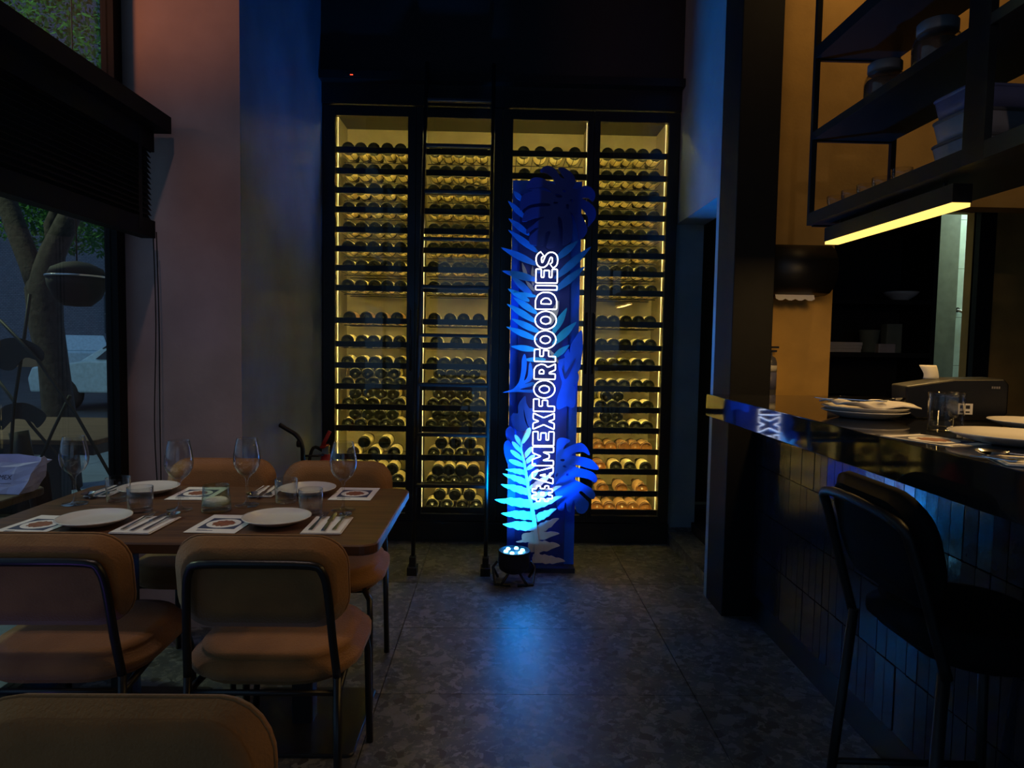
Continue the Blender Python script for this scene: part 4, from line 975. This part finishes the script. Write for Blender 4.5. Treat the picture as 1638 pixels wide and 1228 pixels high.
# tree
te = thing('street_tree', 'dark forked street tree with leafy crown outside the window', 'tree', (-3.9, 6, -.0))
def tp(px, py): p = at(px, py, Y=6); return (p.x+3.9, 0, p.z)
MB().tube([(tp(98, 760)[0], 0, 0)]+[tp(*q) for q in ((94, 655), (86, 585), (74, 520), (70, 465), (84, 405), (112, 345), (135, 270), (150, 120))], [.16, .125, .115, .13, .14, .10, .085, .07, .05], 10).build('trunk', 'bark', te)
MB().tube([tp(*q) for q in ((70, 480), (50, 425), (28, 370), (10, 320), (-15, 230), (-30, 60))], [.10, .09, .085, .08, .07, .05], 8).build('branch', 'bark', te)
MB().tube([tp(*q) for q in ((86, 405), (80, 360), (95, 325), (92, 250))], [.05, .05, .045, .03], 8).build('branch', 'bark', te)
fb = MB(); rnd = random.Random(3)
for c, R, N in (((-.75, 1.4, 4.3), (1.7, 1.3, 1.6), 15000), ((-.6, 2.0, 2.85), (1.7, .9, .6), 9000), ((.6, 2.2, 3.1), (.9, .8, .8), 5000)):
    for k in range(N):
        while True:
            q = Vector((rnd.uniform(-1, 1), rnd.uniform(-1, 1), rnd.uniform(-1, 1)))
            if q.length < 1: break
        p = Vector((c[0]+q.x*R[0], c[1]+q.y*R[1], c[2]+q.z*R[2]))
        u = Vector((rnd.gauss(0, 1), rnd.gauss(0, 1), rnd.gauss(0, 1))).normalized(); v = u.orthogonal().normalized(); s = rnd.uniform(.02, .042)
        n = len(fb.v); fb.v += [tuple(p-u*s), tuple(p+v*s*.45), tuple(p+u*s), tuple(p-v*s*.45)]; fb.face([n, n+1, n+2, n+3])
fo = fb.build('foliage', 'leaf_green', te); fo['kind'] = 'stuff'
# cars
def car(label, loc, rz, paint):
    t = thing('parked_car', label, 'car', loc, rz)
    side = [(-2.15, .35), (-2.2, .62), (-2.1, .85), (-1.1, .98), (-.95, 1.0), (1.9, 1.02), (2.1, .95), (2.15, .4)]
    def ext(prof, hy, name, m, par, taper=0):
        b = MB(); n = len(prof); b.v = [(x, -hy+(taper if z > 1.2 else 0), z) for x, z in prof]+[(x, hy-(taper if z > 1.2 else 0), z) for x, z in prof]
        b.face(list(range(n))); b.face(list(range(2*n-1, n-1, -1)))
        for i in range(n): b.face([i, i+n, (i+1) % n+n, (i+1) % n])
        return b.build(name, m, par, bevel=.04)
    ext(side, .9, 'body', paint, t)
    cabn = ext([(-1.15, .97), (-.35, 1.48), (1.5, 1.5), (2.0, 1.0)], .82, 'cabin', paint, t, .12)
    ext([(-1.05, 1.02), (-.40, 1.42), (-.30, 1.42), (-.9, 1.02)], .76, 'windscreen', 'car_glass', cabn)
    for s in (-1, 1):
        for x0, x1 in ((-.75, .3), (.38, 1.35)):
            b = MB(); prof = [(x0, 1.03), (x0+(.42 if x0 < 0 else 0), 1.40), (x1, 1.40), (x1+.02, 1.03)]
            b.v = [(x, s*(.845-.0*z), z) for x, z in prof]; b.v = [(x, s*(.85-.13*(z-1.0)/.5), z) for x, z in prof]+[(x, s*(.83-.13*(z-1.0)/.5), z) for x, z in prof]
            b.face([0, 1, 2, 3]); b.face([7, 6, 5, 4])
            for i in range(4): b.face([i, i+4, (i+1) % 4+4, (i+1) % 4])
            b.build('side_window', 'car_glass', cabn)
    for x in (-1.4, 1.35):
        for s in (-1, 1):
            w_ = MB().lathe([(0, -.1), (.30, -.1), (.33, -.06), (.33, .06), (.30, .1), (0, .1)], 20, (x, s*.82, .33), 'y').build('wheel', 'rubber', t)
            MB().lathe([(0, -.105), (.19, -.105), (.19, .105), (0, .105)], 14, (x, s*.82, .33), 'y').build('hubcap', 'steel', w_)
    MB().box(-2.19, -2.10, -.8, -.5, .66, .80).box(-2.19, -2.10, .5, .8, .66, .80).build('headlamp', 'glassware', t)
car('pale parked car farther down the street', (-14.6, 24, -.14), -1.0, 'car_paint')
car('parked car with reflective bonnet nearer the window, behind the tree', (-7.0, 14.2, -.14), -.15, 'car_paint')
# building across the street
bd = thing('brick_building', 'pale brick building across the street', 'building', (-20, 32, -.14))
MB().box(-25, 14, 0, 3, 0, 19).build('wall', 'far_brick', bd)
MB().box(-25, 14, -.12, 0, 0, 1.1).build('plinth', 'bottle_label_pink', bd)
for k in range(10):
    x = -22+k*3.4
    w_ = MB().box(x, x+1.1, -.06, -.0005, 1.6, 3.4).build('window', 'car_glass', bd)
    MB().box(x+.53, x+.57, -.08, -.0605, 1.6, 3.4).box(x, x+1.1, -.08, -.0605, 2.48, 2.53).build('glazing_bar', 'lid_grey', w_)
